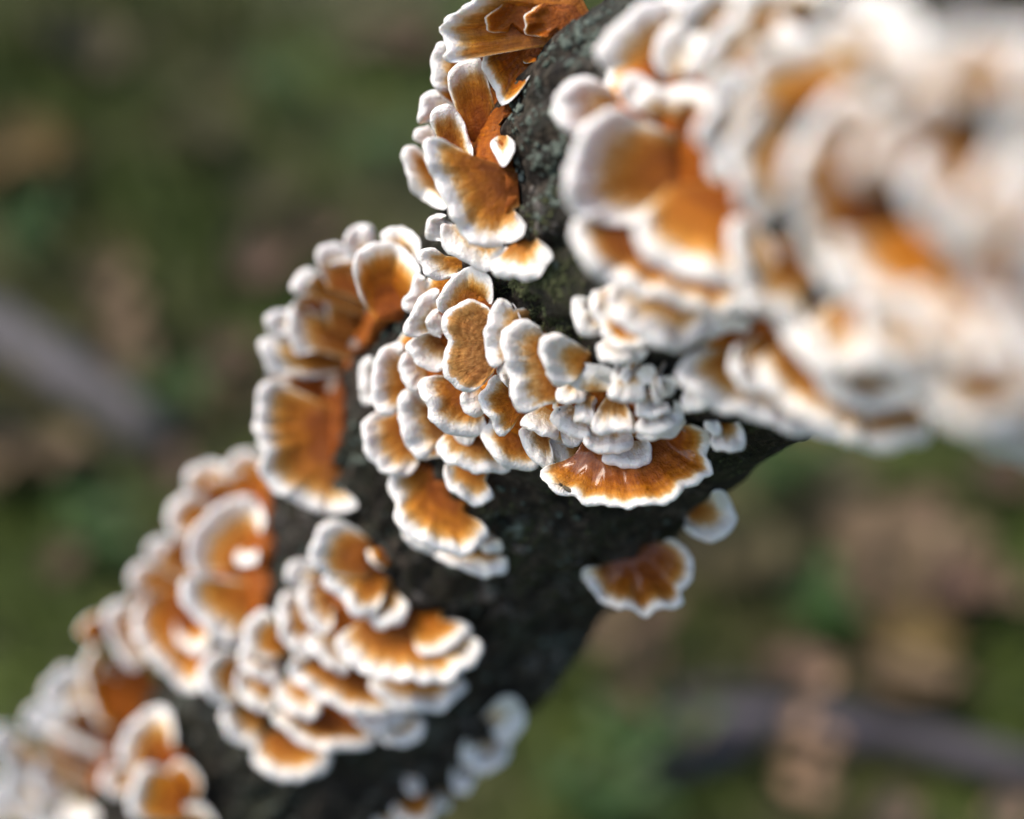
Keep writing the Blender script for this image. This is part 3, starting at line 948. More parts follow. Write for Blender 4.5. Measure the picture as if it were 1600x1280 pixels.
cluster("small drooping white caps dangling off the branch's shaded lower edge", (715, 1170), DRP, K(rho=1.1))
FOOTC = [
 (8, [(80, 1220), (170, 1220)], [(55, 1255), (105, 1305), (170, 1295), (198, 1245)], K(rim=2.0, lift=0.8)),
 (8, [(190, 1200), (225, 1210)], [(178, 1230), (205, 1262), (235, 1240)], K(rim=3, lift=0.4)),
 (8, [(100, 1165), (140, 1165)], [(95, 1185), (125, 1212), (155, 1190)], K(rim=3, lift=0.4)),
 (8, [(20, 1270), (70, 1280)], [(0, 1290), (30, 1325), (80, 1320)], K(rim=2, lift=0.4)),
]
cluster("faint greyish caps on bare bark below the tiered shelves", (650, 1245), FOOTC, K(rho=0.9))

# --- near clusters (in front of the plane of focus)
NEAR = [
 sheet(7, [(460, 180), (560, 700)], [(330, 40), (220, 90), (150, 200), (100, 320), (90, 480), (130, 620), (200, 720), (320, 780), (460, 790)], lift=0.4),
 (7, [(190, 780), (520, 870)], [(150, 800), (165, 872), (240, 935), (330, 975), (430, 945), (570, 905)], K(rim=4, lift=0.6, g=30)),
 (7, [(140, 620), (570, 790)], [(60, 600), (56, 680), (108, 752), (200, 802), (300, 842), (420, 872), (560, 872), (650, 830)], K(rim=2.0, lift=2.5, g=26, tone=0.9)),
 (7, [(180, 265), (180, 345)], [(160, 235), (80, 208), (18, 258), (16, 330), (58, 384), (140, 370)], K(rim=3.6, lift=1)),
 (7, [(340, 370), (350, 550)], [(190, 290), (110, 330), (58, 420), (36, 520), (66, 594), (150, 624), (240, 628)], K(rim=3.4, lift=2.0, g=18, tone=0.7, bowl=0.14)),
 (7, [(330, 520), (570, 640)], [(250, 590), (235, 640), (256, 702), (330, 748), (430, 788), (540, 797), (612, 772), (634, 720), (610, 670)], K(rim=2.0, lift=4, g=26, tone=0.4)),
 (7, [(300, 330), (420, 330)], [(190, 290), (240, 260), (300, 240), (400, 235), (480, 290), (470, 360)], K(rim=2.0, lift=1.2, g=0, tone=0.9)),
 (7, [(235, 310), (300, 310)], [(188, 275), (198, 220), (250, 206), (292, 238), (305, 290)], K(rim=3.4, lift=3.2)),
 (7, [(250, 180), (390, 190)], [(150, 205), (118, 150), (168, 80), (240, 20), (330, -12), (420, 18), (455, 80), (455, 150)], K(rim=2.6, lift=1.4, g=2, tone=0.7, bowl=0.12)),
 (7, [(325, 215), (375, 205)], [(298, 205), (287, 150), (318, 70), (390, 58), (433, 100), (405, 165)], K(rim=4, lift=3.4, g=4)),
]
cluster("large soft-focus bowl of orange caps with billowing white lips", (1010, 290), NEAR, K(rho=1.15))
NRS = [
 (7, [(115, 840), (145, 915)], [(112, 825), (73, 828), (62, 880), (88, 934), (140, 935)], K(rim=2.0, lift=1.0)),
 (7, [(160, 880), (275, 895)], [(138, 890), (148, 942), (200, 974), (272, 962), (295, 915)], K(rim=1.6, lift=2.0, tone=1.0)),
 (7, [(140, 950), (265, 965)], [(123, 960), (148, 1003), (220, 1014), (275, 990)], K(rim=2.2, lift=1.0)),
 (7, [(135, 805), (195, 850)], [(112, 805), (113, 860), (150, 902), (200, 895)], K(rim=2.0, lift=1.6)),
]
cluster("small blurred tuft of white-edged caps just above the rosette", (945, 520), NRS, K(rho=0.85))
NRL = [
 sheet(7, [(560, 880), (1000, 980)], [(420, 960), (440, 1060), (560, 1110), (700, 1160), (850, 1190), (980, 1150)], lift=0.4, g=18),
 (7, [(660, 930), (980, 1080)], [(560, 1010), (620, 1110), (720, 1180), (820, 1232), (900, 1253), (990, 1243), (1053, 1212), (1055, 1160)], K(rim=1.5, lift=1.0, g=20, tone=0.9)),
 (7, [(470, 970), (740, 1110)], [(400, 965), (350, 1030), (388, 1102), (470, 1134), (580, 1174), (700, 1214), (800, 1222), (835, 1180)], K(rim=2.2, lift=2.0, g=22)),
 (7, [(545, 950), (650, 1000)], [(500, 960), (498, 1020), (538, 1082), (620, 1094), (665, 1055)], K(rim=3.0, lift=3.4)),
 (7, [(770, 990), (960, 1050)], [(725, 1040), (768, 1102), (860, 1143), (960, 1143), (1015, 1110), (1005, 1060)], K(rim=2.6, lift=3.0, g=24)),
 (7, [(690, 910), (860, 920)], [(668, 935), (698, 1002), (780, 1043), (850, 1012), (905, 955)], K(rim=2.8, lift=3.2)),
 (7, [(880, 935), (985, 955)], [(868, 980), (900, 1042), (980, 1063), (1010, 1000)], K(rim=2.4, lift=2.2)),
 (2, [(1050, 430), (1175, 400)], [(1025, 465), (1040, 500), (1080, 517), (1150, 522), (1200, 502), (1212, 450), (1195, 410)], K(rim=3.4, lift=1.4)),
]
cluster("soft-focus dark crescent cap with white lobes under the big near bowl", (1240, 590), NRL, K(rho=1.05))


def fans(items, **dflt):
    out = []
    for it in items:
        bx, by, R, ang = it[:4]
        kw = dict(dflt)
        if len(it) > 4:
            kw.update(it[4])
        sp = kw.pop("spread", 75)
        b, m_ = fan(bx, by, R, ang, sp)
        out.append((7, b, m_, kw))
    return out


cluster("heavily blurred cream and orange caps above the big near bowl, on the branch top", (1230, 130), fans([
    (560, 200, 190, -110, K(rim=2.4)), (900, 190, 190, -60, K(rim=1.7, tone=0.2)), (640, 70, 170, -110, K(lift=0.5)), (480, 60, 140, -120, K(lift=0.5)),
    (905, 70, 130, -60), (560, 350, 180, -165, K(lift=2, rim=2.6)), (750, 280, 240, -105, K(rim=1.8, tone=0.3, lift=4, g=2))], rim=2.2, rho=0.9, lift=1.2), K())
cluster("heavily blurred cream shelf caps crowding the branch's broad near flank", (1330, 380), fans([
    (655, 460, 190, -175, K(rim=2.6, lift=3)), (660, 740, 190, 150, K(rim=2.4)), (880, 860, 220, 80, K(rim=2.2, lift=2)), (1050, 900, 190, 120, K(rim=2.2, lift=2)),
    (990, 700, 230, 115, K(rim=1.8, tone=0.2, lift=3)), (850, 470, 230, -150, K(rim=1.8, tone=0.0, lift=4)), (850, 650, 200, 160, K(rim=1.4, tone=0.8, lift=6, g=8)),
    (1030, 430, 220, -130, K(rim=1.5, tone=0.9, lift=6, g=6)), (760, 900, 150, 120)], rim=2.3, rho=0.9, lift=1.6), K())
cluster("blurred peach-white caps nearest the top of the branch", (1500, 280), fans([
    (1080, 250, 200, -95, K(rim=2.4)), (1260, 250, 230, -85, K(rim=1.7, tone=0.2, lift=4)), (1440, 300, 220, -140), (1190, 520, 220, 140, K(rim=2.0, lift=5, tone=0.1)),
    (1190, 800, 230, 100, K(rim=2.2, lift=3)), (1350, 570, 240, -150, K(rim=1.7, tone=0.3, lift=5)), (1370, 860, 220, 125, K(rim=1.7, lift=4)), (1230, 1020, 210, 85), (1340, 1110, 200, 110),
    (1500, 560, 240, 180), (1500, 860, 240, 150)], rim=2.2, rho=0.9, lift=1.8), K())

# ------------------------------------------------------------------ lichen and green algae on the bark
def ico():
    g = (1 + 5 ** 0.5) / 2
    v = np.array([(-1, g, 0), (1, g, 0), (-1, -g, 0), (1, -g, 0), (0, -1, g), (0, 1, g), (0, -1, -g), (0, 1, -g),
                  (g, 0, -1), (g, 0, 1), (-g, 0, -1), (-g, 0, 1)], float) / math.sqrt(1 + g * g)
    f = [(0, 11, 5), (0, 5, 1), (0, 1, 7), (0, 7, 10), (0, 10, 11), (1, 5, 9), (5, 11, 4), (11, 10, 2), (10, 7, 6), (7, 1, 8),
         (3, 9, 4), (3, 4, 2), (3, 2, 6), (3, 6, 8), (3, 8, 9), (4, 9, 5), (2, 4, 11), (6, 2, 10), (8, 6, 7), (9, 8, 1)]
    return v, f


ICO_V, ICO_F = ico()


def grains(name, patches, smin, smax, mat, flat=0.6, clump=260):
    vs, fs = [], []
    r = random.Random(hash(name) % 1 + 11)
    for (px, py, rad, n) in patches:
        for _ in range(n):
            a = r.uniform(0, 2 * math.pi)
            q = rad * math.sqrt(r.random())
            d = Vector(ray(px + q * math.cos(a), py + q * math.sin(a)))
            hit = BARK_BVH.ray_cast(Vector(CPOS), d.normalized())
            if hit[0] is None:
                continue
            nrm = hit[1]
            if nrm.dot(d) > 0:
                nrm = -nrm
            if noise.noise(hit[0] * clump) < r.uniform(-0.25, 0.2):
                continue
            s = 0.001 * (smin + (smax - smin) * r.random() ** 2) * (0.6 + 0.8 * r.random())
            t1 = nrm.orthogonal().normalized()
            t2 = nrm.cross(t1)
            b0 = len(vs)
            ro = r.uniform(0, 6.28)
            c_, s_ = math.cos(ro), math.sin(ro)
            el = r.uniform(0.6, 1.3)
            for v in ICO_V:
                j = 1 + r.uniform(-0.3, 0.3)
                x, y = (v[0] * c_ - v[1] * s_) * el, v[0] * s_ + v[1] * c_
                vs.append(hit[0] + (t1 * x + t2 * y + nrm * (v[2] * flat)) * s * j + nrm * s * flat * 0.3)
            fs += [(a_ + b0, b_ + b0, c2 + b0) for a_, b_, c2 in ICO_F]
    vs = np.array([tuple(v) for v in vs])
    o = mesh_obj(name, vs - AX[0], fs, mat, parent=BRANCH, smooth=True)
    o["kind"] = "stuff"
    return o


grains("lichen_crust", [(830, 220, 60, 420), (815, 150, 35, 150), (880, 60, 55, 300), (850, 300, 45, 150), (575, 520, 30, 90), (555, 690, 40, 160),
                        (785, 828, 30, 120), (440, 860, 45, 120), (520, 800, 45, 90), (640, 500, 25, 60), (300, 1120, 60, 120), (420, 1250, 60, 120),
                        (880, 1010, 40, 60), (840, 390, 40, 60), (950, 15, 50, 120), (720, 930, 220, 500), (430, 1200, 200, 350), (560, 760, 90, 150), (1000, 850, 120, 150)], 0.10, 0.62, M_LICHEN, 0.5)
grains("green_algae_grains", [(830, 455, 60, 1500), (880, 520, 60, 900), (820, 430, 40, 600), (900, 460, 60, 500), (780, 840, 60, 500), (720, 880, 120, 500), (900, 860, 110, 600),
                              (600, 780, 60, 250), (830, 330, 60, 400), (1130, 690, 60, 250), (770, 1010, 120, 300)], 0.10, 0.26, M_ALGA, 0.9)

M_SCALE = simple_mat("bark_scale", (0.05, 0.045, 0.04), (0.12, 0.11, 0.10), 500, 0.85, 0.6, 0.001, c3=(0.2, 0.19, 0.17))
grains("bark_scales", [(800, 925, 75, 130), (740, 970, 60, 60), (860, 1045, 45, 80), (700, 1130, 60, 50), (900, 900, 50, 50), (480, 830, 60, 60), (830, 330, 60, 60), (330, 1180, 80, 60),
                       (660, 900, 80, 60), (1050, 790, 60, 40)], 0.3, 1.1, M_SCALE, 0.16, 150)

# ------------------------------------------------------------------ small insect on the wide cap, silk thread
def tube(path, rad, n=8):
    P = np.asarray(path, float)
    T = np.gradient(P, axis=0)
    T /= np.linalg.norm(T, axis=1)[:, None] + 1e-12
    vs, fs = [], []
    ref = np.array([0.31, 0.52, 0.79])
    for i in range(len(P)):
        u = ref - T[i] * ref.dot(T[i])
        u /= np.linalg.norm(u)
        w = np.cross(T[i], u)
        r = rad[i] if hasattr(rad, "__len__") else rad
        for j in range(n):
            a = 2 * math.pi * j / n
            vs.append(P[i] + (u * math.cos(a) + w * math.sin(a)) * r)
    for i in range(len(P) - 1):
        for j in range(n):
            k = (j + 1) % n
            fs.append((i * n + j, i * n + k, (i + 1) * n + k, (i + 1) * n + j))
    fs.append(tuple(range(n))[::-1])
    fs.append(tuple((len(P) - 1) * n + j for j in range(n)))
    return vs, fs


M_INSECT = simple_mat("insect_skin", (0.07, 0.055, 0.035), (0.17, 0.14, 0.09), 2600, 0.5)
M_INSECTD = simple_mat("insect_dark", (0.03, 0.024, 0.016), (0.06, 0.05, 0.035), 2600, 0.5)
wv, wf = LAST_CAP["wide"]
WB = BVHTree.FromPolygons([Vector(v) for v in wv], wf)


def on_cap(px, py):
    h = WB.ray_cast(Vector(CPOS), Vector(ray(px, py)).normalized())
    if h[0] is None:
        h = WB.find_nearest(Vector(at(px, py, FOCUS)))
    return np.array(h[0]), np.array(h[1])


ph, nh = on_cap(873.6, 756)
pt, nt2 = on_cap(893, 769)
nI = -np.array(ray(880, 760))
nI = nI / np.linalg.norm(nI)
axI = ph - pt
axI -= nI * (axI @ nI)
axI /= np.linalg.norm(axI)
sdI = np.cross(nI, axI)
mid = (ph + pt) / 2 + nI * 0.0004
I3 = lambda x, y, z: axI * x + sdI * y + nI * z
ins = empty("insect", mid - nI * 0.0004)
tag(ins, "tiny grey-brown long-bodied insect on the rim of the wide wet cap", "insect")
MM = 0.001
body = [I3(x * MM, 0, 0.35 * MM) for x in np.linspace(0.45, -1.15, 14)]
rb = [MM * 0.30 * (math.sin(math.pi * (0.06 + 0.9 * t)) ** 0.6) * (1 + 0.07 * math.cos(t * 44)) for t in np.linspace(0, 1, 14)]
vs, fs = tube(body, rb, 12)
mesh_obj("abdomen", vs, fs, M_INSECT, parent=ins)
vs, fs = tube([I3(x * MM, 0, 0.38 * MM) for x in np.linspace(0.98, 0.42, 8)], [MM * 0.22 * (math.sin(math.pi * (0.1 + 0.85 * t)) ** 0.5) for t in np.linspace(0, 1, 8)], 10)
mesh_obj("head", vs, fs, M_INSECTD, parent=ins)
for sgn in (-1, 1):
    vs, fs = tube([I3(0.9 * MM, sgn * 0.08 * MM, 0.5 * MM), I3(1.4 * MM, sgn * 0.35 * MM, 0.75 * MM), I3(2.1 * MM, sgn * 0.55 * MM, 0.6 * MM)], [0.035 * MM, 0.03 * MM, 0.02 * MM], 6)
    mesh_obj("antenna", vs, fs, M_INSECTD, parent=ins)
    for lx in (0.55, 0.25, -0.15):
        vs, fs = tube([I3(lx * MM, sgn * 0.15 * MM, 0.3 * MM), I3((lx + 0.1) * MM, sgn * 0.45 * MM, 0.45 * MM), I3((lx - 0.05) * MM, sgn * 0.75 * MM, 0.0)], [0.04 * MM, 0.035 * MM, 0.025 * MM], 6)
        mesh_obj("leg", vs, fs, M_INSECTD, parent=ins)

M_SILK = simple_mat("silk", (0.6, 0.62, 0.68), (0.8, 0.8, 0.84), 500, 0.35)
dS = hit_branch(806, 485)
vs, fs = tube(catmull([at(801, 474, dS + 0.0005), at(805, 480, dS - 0.0012), at(810, 490, dS - 0.0024), at(813, 498, dS - 0.0030), at(815, 506, dS - 0.0030)], 14), 0.00007, 6)
silk = mesh_obj("silk_thread", vs, fs, M_SILK, loc=at(801, 474, dS))
tag(silk, "fine white silk thread stretched from bark to a cap edge", "thread")

# ------------------------------------------------------------------ forest floor
M_SOIL, nt_, b_ = new_mat("soil_and_moss")
t_ = NT(nt_)
co_ = t_.objco()
c_soil = t_.ramp(t_.noise(14, 5, co_, 0.65), [(0.3, (0.0191, 0.0201, 0.0049)), (0.5, (0.0432, 0.0436, 0.0106)), (0.72, (0.0736, 0.0628, 0.0172))])
c_moss = t_.ramp(t_.noise(25, 4, co_, 0.6), [(0.3, (0.0176, 0.0307, 0.0020)), (0.7, (0.0491, 0.0719, 0.0045))])
t_.put(b_.inputs["Base Color"], t_.mix(t_.ramp(t_.noise(5.5, 3, co_, 0.55), [(0.44, (0, 0, 0)), (0.56, (1, 1, 1))]), c_soil, c_moss))
b_.inputs["Roughness"].default_value = 0.95
t_.put(b_.inputs["Normal"], t_.bump(t_.noise(90, 4, co_, 0.6), 0.7, 0.01))


def gz(x, y):
    q = Vector((x, y, 0))
    d = math.hypot(x, y - 0.7)
    return (noise.noise(q * 3.1) * 0.02 + noise.noise(q * 9) * 0.008) * min(1, 1) + noise.noise(q * 0.25) * min(0.5, max(0, d - 1.2) * 0.12)


gx = np.concatenate([-np.geomspace(1.2, 120, 26)[::-1], np.linspace(-1.15, 1.15, 93), np.geomspace(1.2, 120, 26)])
gy = np.concatenate([0.7 - np.geomspace(1.2, 120, 26)[::-1], 0.7 + np.linspace(-1.15, 1.15, 93), 0.7 + np.geomspace(1.2, 120, 26)])
gv = [(x, y, gz(x, y)) for y in gy for x in gx]
nx = len(gx)
gf = [(j * nx + i, j * nx + i + 1, (j + 1) * nx + i + 1, (j + 1) * nx + i) for j in range(len(gy) - 1) for i in range(nx - 1)]
tag(mesh_obj("ground", gv, gf, M_SOIL), kind="structure")


def moss_patch_mat(name, c1, c2):
    return simple_mat(name, c1, c2, 9, 0.9)


# moss and grass: uncountable
M_MOSS = simple_mat("moss_shoots", (0.0240, 0.0373, 0.0026), (0.0601, 0.0881, 0.0054), 12, 0.9, c3=(0.0929, 0.1139, 0.0080))
mv, mf = [], []
mr = random.Random(5)
while len(mf) < 36000:
    x, y = mr.uniform(-0.75, 0.75), mr.uniform(0.05, 1.75)
    nn = noise.noise(Vector((x * 4.2, y * 4.2, 3.3)))
    if nn < mr.uniform(-0.25, 0.25):
        continue
    h = mr.uniform(0.008, 0.022) * (1 + nn)
    a = mr.uniform(0, 6.28)
    w = mr.uniform(0.0012, 0.003)
    z = gz(x, y) - 0.001
    lx, ly = mr.uniform(-0.006, 0.006), mr.uniform(-0.006, 0.006)
    k = len(mv)
    mv += [(x - w * math.cos(a), y - w * math.sin(a), z), (x + w * math.cos(a), y + w * math.sin(a), z),
           (x + lx * 0.5 + w * math.cos(a), y + ly * 0.5 + w * math.sin(a), z + h * 0.6), (x + lx, y + ly, z + h)]
    mf += [(k, k + 1, k + 2), (k, k + 2, k + 3)]
tag(mesh_obj("moss", mv, mf, M_MOSS, smooth=False), "short green moss covering patches of the forest floor", "moss", kind="stuff")


def leaf_mesh(ln, wd, curl, seed):
    r = random.Random(seed)
    n, m_ = 9, 5
    vs, fs = [], []
    for side in (0, 1):
        for i in range(n):
            t = i / (n - 1)
            w = wd * (math.sin(math.pi * min(1, t * 0.92 + 0.04)) ** 0.75) * (1 + 0.12 * math.sin(i * 2.4 + seed))
            for j in range(m_):
                s = (j / (m_ - 1) - 0.5)
                z = curl * ln * (4 * s * s * 0.8 + 0.7 * (t - 0.4) ** 2 + 0.15 * math.sin(5 * t + seed)) - (0.0006 if side else 0)
                vs.append(((t - 0.5) * ln, s * w, z + 0.002))
    for side in (0, 1):
        o = side * n * m_
        for i in range(n - 1):
            for j in range(m_ - 1):
                f = (o + i * m_ + j, o + (i + 1) * m_ + j, o + (i + 1) * m_ + j + 1, o + i * m_ + j + 1)
                fs.append(f if side else f[::-1])
    return vs, fs


def tube(path, rad, n=8):
    P = np.asarray(path, float)
    T = np.gradient(P, axis=0)
    T /= np.linalg.norm(T, axis=1)[:, None] + 1e-12
    vs, fs = [], []
    ref = np.array([0.31, 0.52, 0.79])
    for i in range(len(P)):
        u = ref - T[i] * ref.dot(T[i])
        u /= np.linalg.norm(u)
        w = np.cross(T[i], u)
        r = rad[i] if hasattr(rad, "__len__") else rad
        for j in range(n):
            a = 2 * math.pi * j / n
            vs.append(P[i] + (u * math.cos(a) + w * math.sin(a)) * r)
    for i in range(len(P) - 1):
        for j in range(n):
            k = (j + 1) % n
            fs.append((i * n + j, i * n + k, (i + 1) * n + k, (i + 1) * n + j))
    fs.append(tuple(range(n))[::-1])
    fs.append(tuple((len(P) - 1) * n + j for j in range(n)))
    return vs, fs


M_LEAF = {
    "beige": simple_mat("dead_leaf_beige", (0.1054, 0.0711, 0.0395), (0.1581, 0.1107, 0.0628), 60, 0.7),
    "pink": simple_mat("dead_leaf_pinkish", (0.0836, 0.0468, 0.0304), (0.1254, 0.0770, 0.0514), 60, 0.7),
    "ochre": simple_mat("dead_leaf_ochre", (0.0900, 0.0600, 0.0180), (0.1380, 0.0930, 0.0300), 60, 0.7),
    "brown": simple_mat("dead_leaf_brown", (0.0507, 0.0420, 0.0183), (0.0858, 0.0720, 0.0316), 60, 0.7),
}
M_STALK = simple_mat("leaf_stalk", (0.10, 0.06, 0.03), (0.16, 0.10, 0.06), 80, 0.7)
LEAF_LABEL = {"beige": "dry beige leaf lying curled on the mossy floor", "pink": "pinkish-brown fallen leaf lying on the mossy floor",
              "ochre": "ochre yellow fallen leaf lying on the mossy floor", "brown": "dark brown rotting leaf lying on the mossy floor"}
leaf_protos = {}
lr = random.Random(21)


def fallen_leaf(px, py, kind, size=0.05, up=0.012, ground=None):
    p = on_ground(px, py, 0.01) if ground is None else np.array(ground)
    key = (kind, lr.randrange(3))
    if key not in leaf_protos:
        vs, fs = leaf_mesh(1.0, 0.62 + 0.1 * key[1], 0.16 + 0.1 * key[1], key[1] + len(kind))
        me = bpy.data.meshes.new("leaf_blade")
        me.from_pydata([tuple(v) for v in vs], [], fs)
        me.polygons.foreach_set("use_smooth", [True] * len(me.polygons))
        me.materials.append(M_LEAF[kind])
        sv, sf = tube([(-0.5, 0, 0.02), (-0.62, 0.03, 0.0), (-0.8, 0.05, 0.03)], [0.02, 0.014, 0.01], 6)
        ms = bpy.data.meshes.new("leaf_stalk")
        ms.from_pydata([tuple(v) for v in sv], [], sf)
        ms.materials.append(M_STALK)
        leaf_protos[key] = (me, ms)
    me, ms = leaf_protos[key]
    o = empty("fallen_leaf", (p[0], p[1], gz(p[0], p[1]) + up))
    o.scale = (size,) * 3
    o.rotation_euler = (lr.uniform(-0.45, 0.45), lr.uniform(-0.45, 0.45), lr.uniform(0, 6.28))
    for nm, d in (("leaf_blade", me), ("leaf_stalk", ms)):
        c = bpy.data.objects.new(nm, d)
        COL.objects.link(c)
        c.parent = o
    tag(o, LEAF_LABEL[kind], "leaf", kind + " fallen leaves on the forest floor")


for px, py, kind, size in [
    (1420, 850, "beige", 0.06), (1360, 830, "beige", 0.055), (1480, 860, "beige", 0.05), (1380, 900, "beige", 0.045), (1430, 1060, "beige", 0.05), (1400, 1090, "beige", 0.05),
    (1500, 930, "pink", 0.05), (1460, 960, "pink", 0.05), (1560, 920, "beige", 0.04), (1420, 1010, "ochre", 0.05),
    (1000, 1060, "pink", 0.035), (1030, 990, "pink", 0.028), (940, 1020, "beige", 0.03), (980, 1130, "pink", 0.025), (960, 955, "beige", 0.025), (1120, 880, "brown", 0.05),
    (600, 55, "beige", 0.075), (640, 80, "pink", 0.07), (570, 90, "brown", 0.06), (200, 540, "beige", 0.05), (190, 500, "beige", 0.055), (30, 760, "beige", 0.045), (-10, 740, "beige", 0.045),
    (40, 270, "ochre", 0.08), (20, 310, "ochre", 0.07), (90, 60, "beige", 0.07), (130, 100, "brown", 0.08), (340, 600, "pink", 0.04), (370, 560, "pink", 0.04), (500, 370, "pink", 0.045),
    (270, 740, "pink", 0.03), (280, 780, "pink", 0.025), (100, 880, "pink", 0.03), (420, 330, "brown", 0.06), (180, 440, "beige", 0.05), (310, 250, "brown", 0.06), (300, 640, "beige", 0.035),
    (1250, 700, "ochre", 0.04), (1330, 760, "brown", 0.05), (1560, 760, "pink", 0.05), (1330, 960, "beige", 0.04), (420, 420, "pink", 0.05), (80, 1180, "brown", 0.03)]:
    fallen_leaf(px, py, kind, size * 0.9)
for _ in range(30):
    qy = lr.uniform(-40, 1300)
    fallen_leaf(lr.uniform(-60, 1660), qy, "brown" if qy < 700 else lr.choice(["brown", "pink", "beige"]), lr.uniform(0.025, 0.05))

M_WOOD = simple_mat("weathered_wood", (0.0396, 0.0337, 0.0383), (0.0790, 0.0697, 0.0765), 45, 0.7, 0.5, 0.003, c3=(0.1209, 0.1102, 0.1215))
M_WOODP = simple_mat("pale_wood", (0.04, 0.037, 0.036), (0.12, 0.112, 0.118), 45, 0.7, 0.5, 0.003, c3=(0.24, 0.23, 0.245))
M_WOODD = simple_mat("dark_wood", (0.0252, 0.0207, 0.0224), (0.0532, 0.0459, 0.0532), 45, 0.75, 0.5, 0.003, c3=(0.0784, 0.0700, 0.0784))


def fallen_stick(label, pts, rad, mat, cat="stick"):
    P = []
    for (px, py, lift) in pts:
        p = on_ground(px, py, 0.0)
        P.append((p[0], p[1], gz(p[0], p[1]) + lift))
    P = catmull(P, 26)
    k = np.array([1 + 0.14 * noise.noise(Vector((i * 0.31, rad * 900, 0))) for i in range(26)])
    vs, fs = tube(P, rad * k * np.linspace(1.05, 0.85, 26), 14)
    vs = np.array(vs)
    vs += np.array([[noise.noise(Vector(v) * 60) * rad * 0.15] * 3 for v in vs])
    o = mesh_obj("fallen_stick", vs, fs, mat, loc=P[0])
    tag(o, label, cat, "sticks lying on the forest floor")


fallen_stick("pale grey weathered stick lying among moss left of the branch", [(-160, 480, 0.012), (0, 545, 0.014), (110, 610, 0.015), (250, 705, 0.004)], 0.0165, M_WOODP)
fallen_stick("long grey-violet stick lying on the moss right of the branch foot", [(1030, 1180, 0.008), (1200, 1172, 0.012), (1400, 1182, 0.012), (1560, 1215, 0.012), (1760, 1250, 0.01)], 0.0095, M_WOOD)
fallen_stick("short grey stick stub in front of the long grey-violet stick", [(985, 1260, 0.006), (1060, 1235, 0.008), (1150, 1205, 0.006)], 0.0085, M_WOOD)
fallen_stick("dark thin stick half buried behind the long grey-violet stick", [(1050, 1110, 0.0), (1200, 1100, 0.004), (1380, 1115, 0.0)], 0.006, M_WOODD)

# leafy green sprigs
M_GREEN = simple_mat("sprig_leaf", (0.0170, 0.0421, 0.0059), (0.0363, 0.0743, 0.0104), 70, 0.5)
M_GREEND = simple_mat("sprig_leaf_dark", (0.0184, 0.0483, 0.0065), (0.0367, 0.0834, 0.0108), 70, 0.55)
M_STEM = simple_mat("sprig_stem", (0.05, 0.07, 0.02), (0.09, 0.11, 0.035), 70, 0.7)
sprig_r = random.Random(9)


def sprig(px, py, h, n, mat, label, group=None, leaf=0.014):
    p = on_ground(px, py, 0.0)
    base = np.array([p[0], p[1], gz(p[0], p[1]) - 0.003])
    root = empty("green_sprig", base)
    for k in range(n):
        a = sprig_r.uniform(0, 6.28)
        sp = sprig_r.uniform(0.2, 0.55) * h
        path = [np.array([math.cos(a) * sp * t * t, math.sin(a) * sp * t * t, h * t * sprig_r.uniform(0.95, 1)]) for t in np.linspace(0, 1, 6)]
        vs, fs = tube(path, np.linspace(0.0011, 0.0005, 6), 5)
        mesh_obj("stem", vs, fs, M_STEM, parent=root)
        lv, lf = [], []
        for q in range(9):
            t = 0.25 + 0.75 * q / 8
            i = min(4, int(t * 5))
            c = path[i] + (path[min(5, i + 1)] - path[i]) * (t * 5 - i)
            b = a + q * 2.4 + sprig_r.uniform(-0.4, 0.4)
            d = np.array([math.cos(b), math.sin(b), 0.35])
            s = np.array([-math.sin(b), math.cos(b), sprig_r.uniform(-0.3, 0.3)])
            ln = leaf * sprig_r.uniform(0.7, 1.2)
            o0 = len(lv)
            for (x, y, z) in ((0, 0, 0), (0.3, 0.28, 0.03), (0.7, 0.26, 0.03), (1, 0, -0.05), (0.7, -0.26, 0.03), (0.3, -0.28, 0.03), (0.5, 0, -0.03)):
                lv.append(c + d * ln * x + s * ln * y + np.array([0, 0, ln * z]))
            lf += [(o0 + i_, o0 + (i_ + 1) % 6, o0 + 6) for i_ in range(6)]
        mesh_obj("leaves", lv, lf, mat, parent=root, smooth=False)
    tag(root, label, "plant", group)


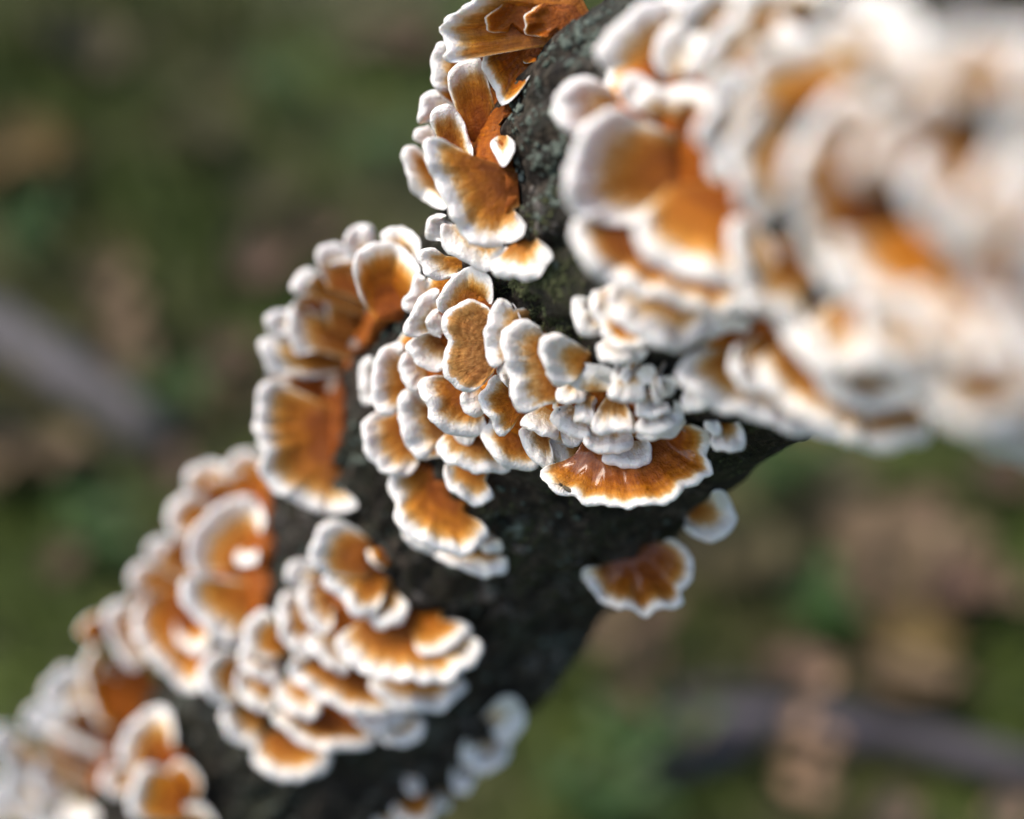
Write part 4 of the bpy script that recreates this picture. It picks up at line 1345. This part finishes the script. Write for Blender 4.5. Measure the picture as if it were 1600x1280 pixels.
G1 = "low green sprigs on the forest floor"
for px, py, h, n, mt, lb in [
    (930, 1330, 0.05, 6, M_GREEN, "bright green leafy sprig rising beside the dangling white caps"),
    (1010, 1230, 0.035, 5, M_GREEN, "fresh green sprig beside the short grey stick stub"),
    (1210, 790, 0.05, 6, M_GREEN, "bright green sprig on moss beyond the pair of tiny caps"),
    (1280, 1000, 0.03, 5, M_GREEND, "low dark green sprig between beige leaves and the long stick"),
    (440, 200, 0.06, 6, M_GREEND, "dark green sprig far behind the crescent of caps"),
    (600, 290, 0.05, 5, M_GREEND, "dark green sprig behind the glossy orange cluster"),
    (280, 660, 0.04, 4, M_GREEND, "small green sprig at the end of the pale grey stick"),
    (180, 900, 0.04, 5, M_GREEND, "dark green sprig behind the cupped caps low on the branch"),
    (60, 430, 0.05, 5, M_GREEND, "dark green sprig behind the pale grey stick")]:
    sprig(px, py, h, n, mt, lb, G1)

# dry stalk with curled pale leaves in front of the long stick
base = on_ground(1235, 1330, 0.0)
root = empty("dried_plant", (base[0], base[1], gz(base[0], base[1]) - 0.003))
tag(root, "dried stalk with curled pale peach leaves in front of the long stick", "plant")
path = [np.array([0.004 * math.sin(4 * t), 0.01 * t, 0.085 * t]) for t in np.linspace(0, 1, 8)]
vs, fs = tube(path, np.linspace(0.0014, 0.0006, 8), 6)
mesh_obj("stalk", vs, fs, M_STALK, parent=root)
M_PEACH = simple_mat("dry_peach_leaf", (0.2400, 0.1520, 0.0880), (0.3680, 0.2480, 0.1600), 90, 0.7)
for q in range(9):
    c = path[2 + q * 5 // 8]
    vs, fs = leaf_mesh(0.014, 0.010, 0.35, q)
    b = q * 2.4
    R_ = np.array([[math.cos(b), -math.sin(b), 0], [math.sin(b), math.cos(b), 0], [0, 0, 1]])
    vs = [R_ @ (np.array(v) + np.array([0.008, 0, 0])) + c for v in vs]
    mesh_obj("leaf", vs, fs, M_PEACH, parent=root)
for (px, py, lb) in ((1545, 1300, "curled pale dry leaf standing up at the stick's far end"), (1370, 1310, "curled pale dry leaf propped below the long stick")):
    p = on_ground(px, py, 0.0)
    o = empty("curled_leaf", (p[0], p[1], gz(p[0], p[1]) + 0.012))
    vs, fs = leaf_mesh(0.03, 0.022, 0.3, px)
    mesh_obj("leaf_blade", vs, fs, M_PEACH, parent=o)
    sv, sf = tube([(-0.015, 0, 0.002), (-0.02, 0.001, 0.0), (-0.026, 0.002, -0.012)], 0.0006, 6)
    mesh_obj("leaf_stalk", sv, sf, M_STALK, parent=o)
    o.rotation_euler = (0.7, 0.3, 0.8)
    tag(o, lb, "leaf")
